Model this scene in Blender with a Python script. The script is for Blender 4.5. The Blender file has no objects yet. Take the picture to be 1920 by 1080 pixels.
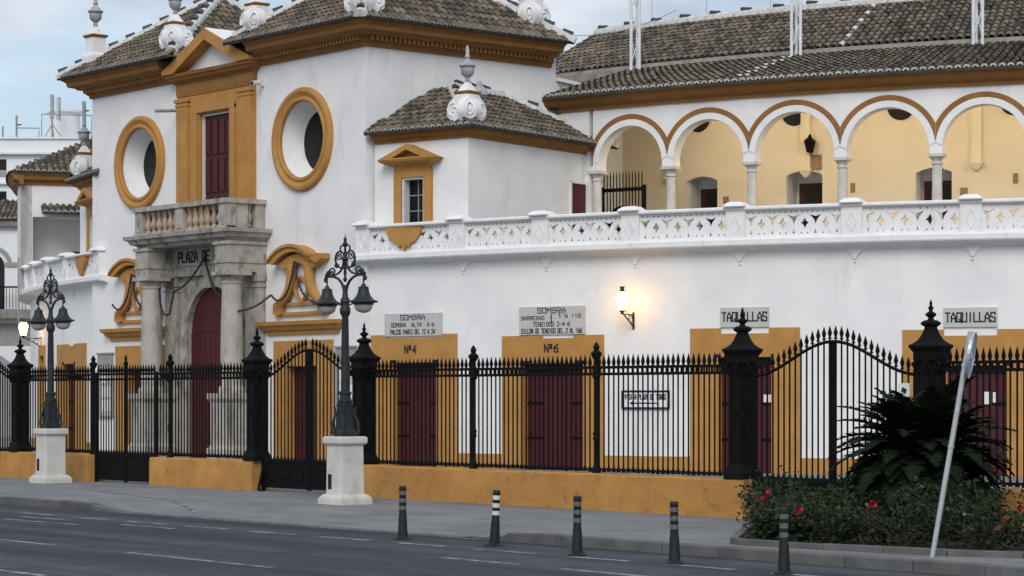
import bpy, math, random
from mathutils import Vector, Matrix
from mathutils.geometry import tessellate_polygon
random.seed(7)
scene = bpy.context.scene
COL = scene.collection
PI = math.pi
rad = math.radians

# ---------------------------------------------------------------- camera
THETA = rad(39.75)
S_, C_ = math.sin(THETA), math.cos(THETA)
EYE = 1.8
cam_d = bpy.data.cameras.new('camera')
cam_d.sensor_width = 36.0
cam_d.lens = 4400.0 / 1920.0 * 36.0
cam_d.shift_y = (743.0 - 540.0) / 1920.0
cam_d.clip_start = 0.5
cam_d.clip_end = 3000.0
cam = bpy.data.objects.new('camera', cam_d)
cam.location = (0, 0, EYE)
cam.rotation_euler = (PI / 2, 0, math.atan2(C_, S_))
COL.objects.link(cam)
scene.camera = cam

# ---------------------------------------------------------------- sky, sun, exposure
SUN_EL, SUN_AZ = rad(38), math.atan2(-0.66, 0.62)      # soft light from behind the viewer
world = bpy.data.worlds.new('World')
scene.world = world
world.use_nodes = True
wn, wl = world.node_tree.nodes, world.node_tree.links
for n in list(wn):
    wn.remove(n)
w_out = wn.new('ShaderNodeOutputWorld')
w_bg = wn.new('ShaderNodeBackground')
w_bg.inputs['Strength'].default_value = 0.1
sky = wn.new('ShaderNodeTexSky')
sky.sky_type = 'NISHITA'
sky.sun_disc = False
sky.sun_elevation = SUN_EL
sky.sun_rotation = PI / 2 - SUN_AZ
tc = wn.new('ShaderNodeTexCoord')
mp = wn.new('ShaderNodeMapping')
mp.inputs['Scale'].default_value = (1.0, 1.0, 3.2)
wl.new(tc.outputs['Generated'], mp.inputs['Vector'])
nz = wn.new('ShaderNodeTexNoise')
nz.inputs['Scale'].default_value = 6.5
nz.inputs['Detail'].default_value = 6
nz.inputs['Roughness'].default_value = 0.52
nz.inputs['Distortion'].default_value = 0.3
wl.new(mp.outputs['Vector'], nz.inputs['Vector'])
cr = wn.new('ShaderNodeValToRGB')
cr.color_ramp.elements[0].position = 0.36
cr.color_ramp.elements[0].color = (0.45, 0.45, 0.45, 1)
cr.color_ramp.elements[1].position = 0.52
cr.color_ramp.elements[1].color = (1, 1, 1, 1)
wl.new(nz.outputs['Fac'], cr.inputs['Fac'])
nz2 = wn.new('ShaderNodeTexNoise')
nz2.inputs['Scale'].default_value = 9.0
nz2.inputs['Detail'].default_value = 5
wl.new(mp.outputs['Vector'], nz2.inputs['Vector'])
cc = wn.new('ShaderNodeValToRGB')
cc.color_ramp.elements[0].position = 0.34
cc.color_ramp.elements[0].color = (3.5, 4.1, 5.0, 1)
cc.color_ramp.elements[1].position = 0.66
cc.color_ramp.elements[1].color = (6.5, 6.8, 7.3, 1)
wl.new(nz2.outputs['Fac'], cc.inputs['Fac'])
mx = wn.new('ShaderNodeMixRGB')
wl.new(cr.outputs['Color'], mx.inputs['Fac'])
wl.new(sky.outputs['Color'], mx.inputs['Color1'])
wl.new(cc.outputs['Color'], mx.inputs['Color2'])
wl.new(mx.outputs['Color'], w_bg.inputs['Color'])
wl.new(w_bg.outputs['Background'], w_out.inputs['Surface'])
sun_d = bpy.data.lights.new('sun', 'SUN')
sun_d.energy = 1.3
sun_d.angle = rad(32)
sun_d.color = (1.0, 0.96, 0.92)
sun = bpy.data.objects.new('sun', sun_d)
sd = Vector((math.cos(SUN_AZ) * math.cos(SUN_EL), math.sin(SUN_AZ) * math.cos(SUN_EL), math.sin(SUN_EL)))
sun.rotation_euler = sd.to_track_quat('Z', 'Y').to_euler()
sun.location = sd * 60
COL.objects.link(sun)
scene.view_settings.view_transform = 'Standard'
scene.view_settings.look = 'None'
scene.view_settings.gamma = 1.0
scene.view_settings.use_curve_mapping = False
scene.view_settings.exposure = 0.46

# ---------------------------------------------------------------- materials
def mat(name, col, col2=None, scale=3.0, rough=0.8, bump=0.0, bscale=40.0, metal=0.0, spec=0.3,
        stain=None, stretch=(1, 1, 1), emit=None, estr=0.0, trans=0.0, attr=False, detail=5, p=(0.35, 0.7)):
    """colour from world-space noise between col and col2; stain=(colour, lo, hi, scale, zstretch)"""
    m = bpy.data.materials.new(name)
    m.use_nodes = True
    nt = m.node_tree
    N, L = nt.nodes, nt.links
    b = N['Principled BSDF']
    b.inputs['Roughness'].default_value = rough
    b.inputs['Metallic'].default_value = metal
    b.inputs['Specular IOR Level'].default_value = spec
    b.inputs['Transmission Weight'].default_value = trans
    b.inputs['Base Color'].default_value = (*col, 1)
    if emit:
        b.inputs['Emission Color'].default_value = (*emit, 1)
        b.inputs['Emission Strength'].default_value = estr
    geo = N.new('ShaderNodeNewGeometry')
    out = None
    if col2:
        mpn = N.new('ShaderNodeMapping')
        mpn.inputs['Scale'].default_value = stretch
        L.new(geo.outputs['Position'], mpn.inputs['Vector'])
        t = N.new('ShaderNodeTexNoise')
        t.inputs['Scale'].default_value = scale
        t.inputs['Detail'].default_value = detail
        t.inputs['Roughness'].default_value = 0.6
        L.new(mpn.outputs['Vector'], t.inputs['Vector'])
        fac = t.outputs['Fac']
        if attr:
            a = N.new('ShaderNodeAttribute')
            a.attribute_name = 'rnd'
            oi = N.new('ShaderNodeObjectInfo')
            ad = N.new('ShaderNodeMath'); ad.operation = 'ADD'
            L.new(a.outputs['Fac'], ad.inputs[0]); 
            ml = N.new('ShaderNodeMath'); ml.operation = 'MULTIPLY'; ml.inputs[1].default_value = 0.5
            L.new(ad.outputs[0], ml.inputs[0])
            ad.inputs[1].default_value = 0.0
            L.new(t.outputs['Fac'], ad.inputs[1])
            fac = ml.outputs[0]
        r = N.new('ShaderNodeValToRGB')
        r.color_ramp.elements[0].position = p[0]
        r.color_ramp.elements[0].color = (*col, 1)
        r.color_ramp.elements[1].position = p[1]
        r.color_ramp.elements[1].color = (*col2, 1)
        L.new(fac, r.inputs['Fac'])
        out = r.outputs['Color']
    if stain:
        sc, lo, hi, ss, zs = stain
        mp2 = N.new('ShaderNodeMapping')
        mp2.inputs['Scale'].default_value = (1, 1, zs)
        L.new(geo.outputs['Position'], mp2.inputs['Vector'])
        t2 = N.new('ShaderNodeTexNoise')
        t2.inputs['Scale'].default_value = ss
        t2.inputs['Detail'].default_value = 7
        t2.inputs['Roughness'].default_value = 0.65
        L.new(mp2.outputs['Vector'], t2.inputs['Vector'])
        r2 = N.new('ShaderNodeValToRGB')
        r2.color_ramp.elements[0].position = lo
        r2.color_ramp.elements[0].color = (0, 0, 0, 1)
        r2.color_ramp.elements[1].position = hi
        r2.color_ramp.elements[1].color = (1, 1, 1, 1)
        L.new(t2.outputs['Fac'], r2.inputs['Fac'])
        mxn = N.new('ShaderNodeMixRGB')
        L.new(r2.outputs['Color'], mxn.inputs['Fac'])
        if out:
            L.new(out, mxn.inputs['Color1'])
        else:
            mxn.inputs['Color1'].default_value = (*col, 1)
        mxn.inputs['Color2'].default_value = (*sc, 1)
        out = mxn.outputs['Color']
    if out:
        L.new(out, b.inputs['Base Color'])
    if bump:
        t3 = N.new('ShaderNodeTexNoise')
        t3.inputs['Scale'].default_value = bscale
        t3.inputs['Detail'].default_value = 4
        L.new(geo.outputs['Position'], t3.inputs['Vector'])
        bp = N.new('ShaderNodeBump')
        bp.inputs['Strength'].default_value = bump
        bp.inputs['Distance'].default_value = 0.02
        L.new(t3.outputs['Fac'], bp.inputs['Height'])
        L.new(bp.outputs['Normal'], b.inputs['Normal'])
    return m

M = {}
M['white'] = mat('limewash', (0.81, 0.808, 0.795), (0.71, 0.712, 0.71), 0.9, 0.85, 0.25, 9, stain=((0.54, 0.535, 0.52), 0.58, 0.88, 1.9, 0.24))
M['white_trim'] = mat('limewash_trim', (0.80, 0.80, 0.79), (0.72, 0.72, 0.715), 3.5, 0.85, 0.35, 18, stain=((0.46, 0.46, 0.45), 0.60, 0.82, 4.0, 0.5))
M['ochre'] = mat('ochre_paint', (0.46, 0.24, 0.068), (0.38, 0.19, 0.052), 2.2, 0.8, 0.25, 14, stain=((0.33, 0.16, 0.05), 0.58, 0.84, 2.6, 0.5))
M['ochre_wall'] = mat('ochre_render', (0.47, 0.24, 0.066), (0.38, 0.19, 0.052), 2.4, 0.9, 0.7, 16, stain=((0.22, 0.125, 0.055), 0.56, 0.76, 3.0, 0.9))
M['ochre_dark'] = mat('ochre_cornice_paint', (0.30, 0.142, 0.040), (0.23, 0.106, 0.030), 2.5, 0.8, 0.25, 18, stain=((0.19, 0.10, 0.04), 0.56, 0.82, 3.0, 0.7))
M['cream'] = mat('cream_plaster', (0.80, 0.70, 0.53), (0.75, 0.65, 0.48), 0.9, 0.85, 0.15, 10, stain=((0.62, 0.51, 0.34), 0.62, 0.86, 1.4, 0.5))
M['maroon'] = mat('maroon_paint', (0.074, 0.011, 0.015), (0.050, 0.009, 0.012), 6, 0.5, 0.15, 60, stretch=(6, 6, 0.6))
M['tile'] = mat('weathered_clay_tile', (0.070, 0.058, 0.045), (0.235, 0.192, 0.138), 6.0, 0.95, 0.5, 60, attr=True, p=(0.28, 0.72),
                stain=((0.045, 0.042, 0.034), 0.46, 0.66, 2.2, 1.0))
M['tile_deck'] = mat('roof_channel', (0.05, 0.043, 0.036), (0.10, 0.085, 0.068), 5, 0.95)
M['mortar'] = mat('mortar_white', (0.66, 0.66, 0.64), (0.40, 0.39, 0.37), 9, 0.9, 0.3, 40)
M['ridge_dark'] = mat('glazed_ridge_tile', (0.030, 0.034, 0.045), (0.055, 0.058, 0.07), 8, 0.45)
M['stone'] = mat('weathered_stone', (0.33, 0.305, 0.265), (0.47, 0.44, 0.39), 2.6, 0.9, 0.4, 26, stain=((0.06, 0.057, 0.052), 0.50, 0.74, 3.4, 0.5))
M['stone_mid'] = mat('grey_column_stone', (0.36, 0.34, 0.30), (0.47, 0.45, 0.40), 2.4, 0.85, 0.35, 26, stain=((0.13, 0.125, 0.115), 0.52, 0.78, 2.6, 0.35))
M['stone_warm'] = mat('warm_baluster_stone', (0.37, 0.285, 0.205), (0.44, 0.37, 0.285), 4.0, 0.9, 0.35, 30, stain=((0.12, 0.10, 0.085), 0.54, 0.74, 4.0, 0.8))
M['stone_pale'] = mat('pale_marble', (0.52, 0.50, 0.46), (0.62, 0.60, 0.56), 3.0, 0.7, 0.25, 30, stain=((0.33, 0.32, 0.30), 0.58, 0.84, 4.0, 0.6))
M['iron'] = mat('black_iron', (0.0055, 0.0055, 0.006), (0.010, 0.0095, 0.0095), 12, 0.7, 0.2, 80, spec=0.08)
M['iron_green'] = mat('grey_green_cast_iron', (0.015, 0.019, 0.020), (0.025, 0.030, 0.031), 9, 0.5, 0.2, 70, spec=0.3)
M['chain'] = mat('rusty_chain', (0.025, 0.020, 0.018), (0.05, 0.035, 0.028), 20, 0.6)
M['glass_dark'] = mat('dark_window_glass', (0.008, 0.009, 0.011), rough=0.25, spec=0.15)
M['black'] = mat('matt_black', (0.012, 0.012, 0.012), rough=0.7)
M['asphalt'] = mat('asphalt', (0.032, 0.035, 0.041), (0.072, 0.075, 0.083), 0.55, 0.85, 0.6, 140, stretch=(0.12, 1.9, 1), stain=((0.028, 0.030, 0.036), 0.5, 0.70, 1.1, 1), p=(0.4, 0.62))
M['pavement'] = mat('pavement_concrete', (0.165, 0.169, 0.172), (0.225, 0.226, 0.226), 0.9, 0.9, 0.4, 90, stretch=(0.5, 1.2, 1), stain=((0.115, 0.118, 0.122), 0.50, 0.74, 0.7, 1))
M['kerb'] = mat('kerb_granite', (0.10, 0.10, 0.098), (0.165, 0.162, 0.158), 5, 0.9, 0.4, 70, stain=((0.06, 0.06, 0.058), 0.48, 0.72, 2.5, 1))
M['paint'] = mat('road_paint', (0.34, 0.34, 0.35), (0.17, 0.175, 0.19), 2.4, 0.8, 0.3, 90, stain=((0.085, 0.089, 0.098), 0.44, 0.58, 4.0, 1))
M['soil'] = mat('soil', (0.035, 0.028, 0.020), (0.06, 0.05, 0.04), 6, 0.95, 0.8, 50)
M['ground'] = mat('far_ground', (0.10, 0.10, 0.10), (0.13, 0.13, 0.125), 0.5, 0.9)
M['plaque'] = mat('sign_tiles', (0.46, 0.46, 0.44), (0.52, 0.52, 0.50), 5, 0.5)
M['letter'] = mat('letter_paint', (0.020, 0.021, 0.026), rough=0.6)
M['paper'] = mat('paper', (0.75, 0.75, 0.76), rough=0.8)
M['rubber'] = mat('green_black_rubber', (0.008, 0.011, 0.0105), (0.016, 0.020, 0.018), 20, 0.6)
M['band_white'] = mat('reflective_band_white', (0.68, 0.68, 0.66), (0.52, 0.52, 0.5), 25, 0.5)
M['band_grey'] = mat('reflective_band_dirty', (0.085, 0.09, 0.088), (0.14, 0.14, 0.135), 25, 0.5)
M['steel'] = mat('galvanised_steel', (0.42, 0.44, 0.45), (0.52, 0.53, 0.54), 12, 0.45, metal=0.5)
M['sign_blue'] = mat('sign_back_aluminium', (0.20, 0.30, 0.50), (0.32, 0.42, 0.60), 4, 0.45, metal=0.1)
M['globe'] = mat('lamp_globe', (0.42, 0.41, 0.38), (0.34, 0.33, 0.30), 6, 0.2, spec=0.5)
M['lamp_lit'] = mat('lit_lamp_glass', (0.9, 0.8, 0.6), rough=0.4, emit=(1.0, 0.53, 0.14), estr=13.0)
M['white_paint'] = mat('white_metal_paint', (0.72, 0.73, 0.74), (0.62, 0.63, 0.64), 6, 0.5)
M['leaf_dark'] = mat('cycad_frond', (0.006, 0.011, 0.006), (0.017, 0.026, 0.013), 5, 0.7, spec=0.08)
M['leaf'] = mat('rose_leaf', (0.013, 0.026, 0.012), (0.034, 0.052, 0.022), 7, 0.7, attr=False, spec=0.12)
M['leaf_b'] = mat('rose_leaf_olive', (0.030, 0.032, 0.017), (0.060, 0.055, 0.028), 7, 0.6, spec=0.25)
M['stem'] = mat('woody_stem', (0.045, 0.035, 0.025), (0.07, 0.055, 0.04), 12, 0.9)
M['rose'] = mat('rose_petal', (0.32, 0.008, 0.025), (0.42, 0.02, 0.045), 20, 0.6)
M['rose_pale'] = mat('pale_petal', (0.26, 0.09, 0.07), (0.36, 0.26, 0.21), 20, 0.6)
M['facade_far'] = mat('far_white_facade', (0.74, 0.75, 0.76), (0.68, 0.69, 0.70), 0.6, 0.85)
M['grey_trim'] = mat('grey_trim', (0.26, 0.26, 0.25), (0.32, 0.32, 0.31), 3, 0.85)
M['concrete'] = mat('gutter_concrete', (0.20, 0.185, 0.16), (0.28, 0.26, 0.225), 3, 0.9, 0.4, 30, stain=((0.10, 0.09, 0.075), 0.52, 0.75, 2.5, 1))
M['clay_plaque'] = mat('clay_plaque', (0.33, 0.22, 0.13), (0.26, 0.17, 0.10), 9, 0.8)
M['bulb'] = mat('warm_bulb', (0.9, 0.8, 0.6), rough=0.5, emit=(1.0, 0.78, 0.45), estr=6.0)
M['ceramic'] = mat('grey_ceramic', (0.30, 0.31, 0.32), (0.42, 0.42, 0.41), 5, 0.45, stain=((0.13, 0.13, 0.13), 0.5, 0.75, 6, 1))

# ---------------------------------------------------------------- mesh helpers
class MB:
    def __init__(s):
        s.v, s.f, s.mi, s.rnd = [], [], [], []
        s.T = None
        s.cm = 0
        s.cr = 0.5
    def add(s, vs, fs, mi=None):
        o = len(s.v)
        for p in vs:
            p = Vector(p)
            s.v.append(s.T @ p if s.T is not None else p)
        for f in fs:
            s.f.append([i + o for i in f])
            s.mi.append(s.cm if mi is None else mi)
            s.rnd.append(s.cr)
        return s
    def box(s, x0, x1, y0, y1, z0, z1, mi=None):
        vs = [(x0, y0, z0), (x1, y0, z0), (x1, y1, z0), (x0, y1, z0), (x0, y0, z1), (x1, y0, z1), (x1, y1, z1), (x0, y1, z1)]
        return s.add(vs, [(0, 3, 2, 1), (4, 5, 6, 7), (0, 1, 5, 4), (1, 2, 6, 5), (2, 3, 7, 6), (3, 0, 4, 7)], mi)
    def frustum(s, cx, cy, w0, d0, z0, w1, d1, z1, mi=None):
        vs = []
        for w, d, z in ((w0, d0, z0), (w1, d1, z1)):
            vs += [(cx - w / 2, cy - d / 2, z), (cx + w / 2, cy - d / 2, z), (cx + w / 2, cy + d / 2, z), (cx - w / 2, cy + d / 2, z)]
        return s.add(vs, [(0, 3, 2, 1), (4, 5, 6, 7), (0, 1, 5, 4), (1, 2, 6, 5), (2, 3, 7, 6), (3, 0, 4, 7)], mi)
    def stack(s, cx, cy, prof, mi=None):
        """square-section moulding: prof = [(width, z), ...]"""
        for (w0, z0), (w1, z1) in zip(prof, prof[1:]):
            if abs(z1 - z0) < 1e-6:
                continue
            s.frustum(cx, cy, w0, w0, z0, w1, w1, z1, mi)
        return s
    def plate(s, outer, holes=(), y0=0.0, y1=0.1, mi=None):
        """polygon in the xz plane with holes, thickened from y0 (front) to y1 (back)"""
        loops = [list(outer)] + [list(h) for h in holes]
        pts = [p for l in loops for p in l]
        tris = tessellate_polygon([[Vector((p[0], p[1], 0)) for p in l] for l in loops])
        n = len(pts)
        vs = [(p[0], y0, p[1]) for p in pts] + [(p[0], y1, p[1]) for p in pts]
        fs = []
        for a, b, c in tris:
            pa, pb, pc = pts[a], pts[b], pts[c]
            if (pb[0] - pa[0]) * (pc[1] - pa[1]) - (pb[1] - pa[1]) * (pc[0] - pa[0]) < 0:
                b, c = c, b
            fs += [(a, b, c), (a + n, c + n, b + n)]
        k = 0
        for l in loops:
            m = len(l)
            for i in range(m):
                j = (i + 1) % m
                fs.append((k + j, k + i, k + i + n, k + j + n))
            k += m
        return s.add(vs, fs, mi)
    def lathe(s, prof, cx=0, cy=0, seg=12, mi=None, sx=1, sy=1):
        vs, fs = [], []
        for r, z in prof:
            for i in range(seg):
                a = 2 * PI * (i + 0.5) / seg
                vs.append((cx + r * sx * math.cos(a), cy + r * sy * math.sin(a), z))
        m = len(prof)
        for j in range(m - 1):
            for i in range(seg):
                k = (i + 1) % seg
                fs.append((j * seg + i, j * seg + k, (j + 1) * seg + k, (j + 1) * seg + i))
        fs.append(tuple(reversed(range(seg))))
        fs.append(tuple((m - 1) * seg + i for i in range(seg)))
        return s.add(vs, fs, mi)
    def tube(s, pts, r, seg=6, mi=None, flat=1.0, up=None):
        pts = [Vector(p) for p in pts]
        n = len(pts)
        rs = r if isinstance(r, (list, tuple)) else [r] * n
        vs, fs = [], []
        prev = None
        for i, p in enumerate(pts):
            t = (pts[min(i + 1, n - 1)] - pts[max(i - 1, 0)])
            t = t.normalized() if t.length > 1e-9 else Vector((0, 0, 1))
            ref = up if up is not None else prev
            if ref is None:
                ref = Vector((0, 1, 0)) if abs(t.y) < 0.9 else Vector((1, 0, 0))
            ref = Vector(ref)
            a = (ref - t * ref.dot(t))
            a = a.normalized() if a.length > 1e-6 else t.orthogonal().normalized()
            prev = a
            b = t.cross(a)
            for k in range(seg):
                an = 2 * PI * (k + 0.5) / seg
                vs.append(p + a * math.cos(an) * rs[i] * flat + b * math.sin(an) * rs[i])
        for i in range(n - 1):
            for k in range(seg):
                q = (k + 1) % seg
                fs.append((i * seg + k, i * seg + q, (i + 1) * seg + q, (i + 1) * seg + k))
        fs.append(tuple(reversed(range(seg))))
        fs.append(tuple((n - 1) * seg + k for k in range(seg)))
        return s.add(vs, fs, mi)
    def sweep(s, path, prof, mi=None):
        """profile [(out, z)] swept along an xy path; out is to the right of travel; mitred"""
        P = [Vector((p[0], p[1])) for p in path]
        n, m = len(P), len(prof)
        vs, fs = [], []
        for i in range(n):
            d0 = (P[i] - P[i - 1]).normalized() if i > 0 else None
            d1 = (P[i + 1] - P[i]).normalized() if i < n - 1 else None
            if d0 is None: d0 = d1
            if d1 is None: d1 = d0
            n0, n1 = Vector((d0.y, -d0.x)), Vector((d1.y, -d1.x))
            b = (n0 + n1)
            b = b / b.dot(n0) if b.length > 1e-6 else n0
            for o, z in prof:
                q = P[i] + b * o
                vs.append((q.x, q.y, z))
        for i in range(n - 1):
            for j in range(m):
                k = (j + 1) % m
                fs.append((i * m + j, (i + 1) * m + j, (i + 1) * m + k, i * m + k))
        fs.append(tuple(range(m)))
        fs.append(tuple(reversed([(n - 1) * m + j for j in range(m)])))
        return s.add(vs, fs, mi)
    def build(s, name, mats, parent=None, smooth=0, world=False, attr=False, bevel=0):
        me = mesh_of(s, name, mats, smooth, attr)
        o = bpy.data.objects.new(name, me)
        COL.objects.link(o)
        if parent is not None:
            o.parent = parent
            if world:
                o.location = -base_loc(parent)
        if bevel:
            bm_ = o.modifiers.new('bevel', 'BEVEL')
            bm_.width = bevel
            bm_.segments = 2
            bm_.limit_method = 'ANGLE'
        return o

def base_loc(p):
    v = Vector(p.location)
    while p.parent is not None:
        p = p.parent
        v += Vector(p.location)
    return v

def mesh_of(s, name, mats, smooth=0, attr=False):
    me = bpy.data.meshes.new(name)
    me.from_pydata([tuple(v) for v in s.v], [], s.f)
    mats = mats if isinstance(mats, (list, tuple)) else [mats]
    for m in mats:
        me.materials.append(M[m] if isinstance(m, str) else m)
    if len(mats) > 1:
        me.polygons.foreach_set('material_index', s.mi)
    if attr:
        a = me.attributes.new('rnd', 'FLOAT', 'FACE')
        a.data.foreach_set('value', s.rnd)
    if smooth:
        me.polygons.foreach_set('use_smooth', [True] * len(me.polygons))
        me.set_sharp_from_angle(angle=rad(smooth))
    me.update()
    return me

def thing(name, label, cat, loc=(0, 0, 0), rz=0.0, group=None):
    o = bpy.data.objects.new(name, None)
    COL.objects.link(o)
    o.empty_display_size = 0.3
    o.location = loc
    o.rotation_euler = (0, 0, rz)
    return tag(o, label, cat, group)

def tag(o, label, cat, group=None, kind=None):
    o['label'] = label
    o['category'] = cat
    if group: o['group'] = group
    if kind: o['kind'] = kind
    return o

def struct(o):
    o['kind'] = 'structure'
    return o

def link_copy(me, name, parent, mw=None, loc=None):
    o = bpy.data.objects.new(name, me)
    COL.objects.link(o)
    o.parent = parent
    if mw is not None: o.matrix_local = mw
    if loc is not None: o.location = loc
    return o

def copy_tree(o, parent=None):
    c = o.copy()
    COL.objects.link(c)
    c.parent = parent
    for ch in list(o.children):
        copy_tree(ch, c)
    return c

def arc(cx, cz, r, a0, a1, n):
    return [(cx + r * math.cos(a0 + (a1 - a0) * i / n), cz + r * math.sin(a0 + (a1 - a0) * i / n)) for i in range(n + 1)]

def spiral(cx, cz, r0, turns, a0, sgn=1, n=22, y=0.0, r1=0.12):
    return [Vector((cx + (r0 + (r1 * r0 - r0) * t) * math.cos(a0 + sgn * 2 * PI * turns * t), y,
                    cz + (r0 + (r1 * r0 - r0) * t) * math.sin(a0 + sgn * 2 * PI * turns * t))) for t in [i / n for i in range(n + 1)]]

def bez(p0, p1, p2, p3, n=10):
    p0, p1, p2, p3 = map(Vector, (p0, p1, p2, p3))
    return [p0 * (1 - t) ** 3 + p1 * 3 * t * (1 - t) ** 2 + p2 * 3 * t * t * (1 - t) + p3 * t ** 3 for t in [i / n for i in range(n + 1)]]

# ring of the arena: angle phi in degrees from the gate axis, radius R
RCX, RCY, R0 = -56.0, 77.6, 42.0
def RP(phi, R, h=0.0):
    a = rad(phi)
    return Vector((RCX + R * math.sin(a), RCY - R * math.cos(a), h))

def frange(a, b, step):
    n = max(1, int(round(abs(b - a) / step)))
    return [a + (b - a) * i / n for i in range(n + 1)]

def ring_grid(mb, phis, zs, skip, Ro, Ri, mi=None):
    """wall between radii, cells (phi, z) where skip(phi_mid, z_mid) is true left open, with reveals"""
    np_, nz_ = len(phis) - 1, len(zs) - 1
    op = [[skip((phis[i] + phis[i + 1]) / 2, (zs[j] + zs[j + 1]) / 2) for j in range(nz_)] for i in range(np_)]
    isop = lambda i, j: i < 0 or j < 0 or i >= np_ or j >= nz_ or op[i][j]
    for i in range(np_):
        for j in range(nz_):
            if op[i][j]:
                continue
            a, b, c, d = phis[i], phis[i + 1], zs[j], zs[j + 1]
            o = [RP(a, Ro, c), RP(b, Ro, c), RP(b, Ro, d), RP(a, Ro, d)]
            n = [RP(a, Ri, c), RP(b, Ri, c), RP(b, Ri, d), RP(a, Ri, d)]
            fs = [(0, 1, 2, 3), (7, 6, 5, 4)]
            if isop(i - 1, j): fs.append((0, 3, 7, 4))
            if isop(i + 1, j): fs.append((1, 5, 6, 2))
            if isop(i, j - 1): fs.append((0, 4, 5, 1))
            if isop(i, j + 1): fs.append((3, 2, 6, 7))
            mb.add(o + n, fs, mi)
    return mb

def ring_sweep(mb, p0, p1, R, prof, step=0.75, mi=None):
    """profile [(out, z)] swept round the ring (out = away from the centre)"""
    ph = frange(p0, p1, step)
    m = len(prof)
    vs = [RP(p, R + o, z) for p in ph for o, z in prof]
    fs = []
    for i in range(len(ph) - 1):
        for j in range(m):
            k = (j + 1) % m
            fs.append((i * m + j, (i + 1) * m + j, (i + 1) * m + k, i * m + k))
    fs.append(tuple(range(m)))
    fs.append(tuple(reversed([(len(ph) - 1) * m + j for j in range(m)])))
    return mb.add(vs, fs, mi)

# ---------------------------------------------------------------- roof tiles
TP, TL = 0.215, 0.30        # column pitch and exposed length
def tile_shape(mb, rw=0.088, rn=0.072, ln=0.38, lift=0.02, seg=6, cap=False):
    vs, fs = [], []
    for y, r, z in ((0.0, rw, lift + 0.012), (ln, rn, lift - 0.01)):
        for k in range(seg + 1):
            a = PI * k / seg
            vs.append((r * math.cos(a), y, z + r * 0.92 * math.sin(a)))
    for k in range(seg):
        fs.append((k + 1, k, k + seg + 1, k + seg + 2))
    mb.add(vs, fs, 0 if cap else None)
    if cap:
        # mortared mouth: a pale rim round a dark hollow
        rim = [(rw * math.cos(PI * k / seg), -0.006, lift + 0.012 + rw * 0.92 * math.sin(PI * k / seg)) for k in range(seg + 1)]
        inn = [(rw * 0.52 * math.cos(PI * k / seg), -0.006, lift + 0.0 + rw * 0.52 * math.sin(PI * k / seg)) for k in range(seg + 1)]
        mb.add(rim + inn, [(k, k + 1, seg + 2 + k, seg + 1 + k) for k in range(seg)], 1)
        back = [(v[0], 0.05, v[2]) for v in inn]
        mb.add(inn + back, [(k, k + 1, seg + 2 + k, seg + 1 + k) for k in range(seg)] + [tuple(seg + 1 + k for k in range(seg + 1))], 2)
        mb.add([(-TP / 2, -0.008, -0.05), (TP / 2, -0.008, -0.05), (TP / 2, -0.008, lift + 0.012), (-TP / 2, -0.008, lift + 0.012),
                (-TP / 2, 0.1, -0.05), (TP / 2, 0.1, -0.05), (TP / 2, 0.1, lift + 0.012), (-TP / 2, 0.1, lift + 0.012)],
               [(0, 1, 2, 3), (3, 2, 6, 7), (1, 5, 6, 2), (0, 3, 7, 4)], 2)
    return mb

_eave = {}
def eave_mesh(i):
    if i not in _eave:
        b = MB(); b.cr = (0.25, 0.5, 0.8)[i]
        tile_shape(b, cap=True)
        _eave[i] = mesh_of(b, 'eave_tile', ['tile', 'mortar', 'tile_deck'], 50, True)
    return _eave[i]

def lay_tiles(roof, cols, eave=True, jitter=0.012, white=(), pale=0.0):
    """cols: (origin, side, upslope, normal, length). Eave tiles are objects, the field one part."""
    fld = MB()
    for ci, (P, ex, es, nn, ln) in enumerate(cols):
        B = Matrix((ex, es, nn)).transposed()
        if ln < 0.12:
            continue
        colr = random.uniform(-0.12, 0.12)
        n = max(1, int(math.ceil((ln - 0.05) / TL)))
        for k in range(n):
            s = k * TL
            if k == 0 and eave:
                m4 = B.to_4x4(); m4.translation = P
                link_copy(eave_mesh(random.randrange(3)), 'eave_tile', roof, mw=m4)
                continue
            L = min(0.38, ln - s)
            if L < 0.06: continue
            off = P + es * (s + random.uniform(-jitter, jitter)) + ex * random.uniform(-jitter, jitter)
            q = B @ Matrix.Rotation(random.uniform(-0.03, 0.03), 3, 'Z')
            m4 = q.to_4x4(); m4.translation = off
            fld.T = m4
            fld.cr = max(0, min(1, random.gauss(0.5, 0.24) + colr + pale))
            fld.cm = 1 if (ci in white and k % 2 == 0) else 0
            tile_shape(fld, ln=L, seg=5)
    fld.T = None
    if fld.v:
        o = fld.build('tile_courses', ['tile', 'mortar'], roof, smooth=50, attr=True)
        o['kind'] = 'stuff'

def slope_cols(A, B, C, D):
    """plane with eave A->B (left to right from outside) and top D (above A) -> C (above B)"""
    A, B, C, D = map(Vector, (A, B, C, D))
    ex = (B - A).normalized(); L = (B - A).length
    es = (D - A) - ex * (D - A).dot(ex); es.normalize()
    nn = ex.cross(es)
    r1 = (D - A).dot(ex); r2 = (C - A).dot(ex); h = (D - A).dot(es)
    cols = []
    n = int(L / TP)
    for i in range(n):
        t = (i + 0.5) * L / n
        m = h
        if r1 > 1e-4: m = min(m, t * h / r1)
        if L - r2 > 1e-4: m = min(m, (L - t) * h / (L - r2))
        cols.append((A + ex * t, ex, es, nn, m))
    return cols

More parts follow.
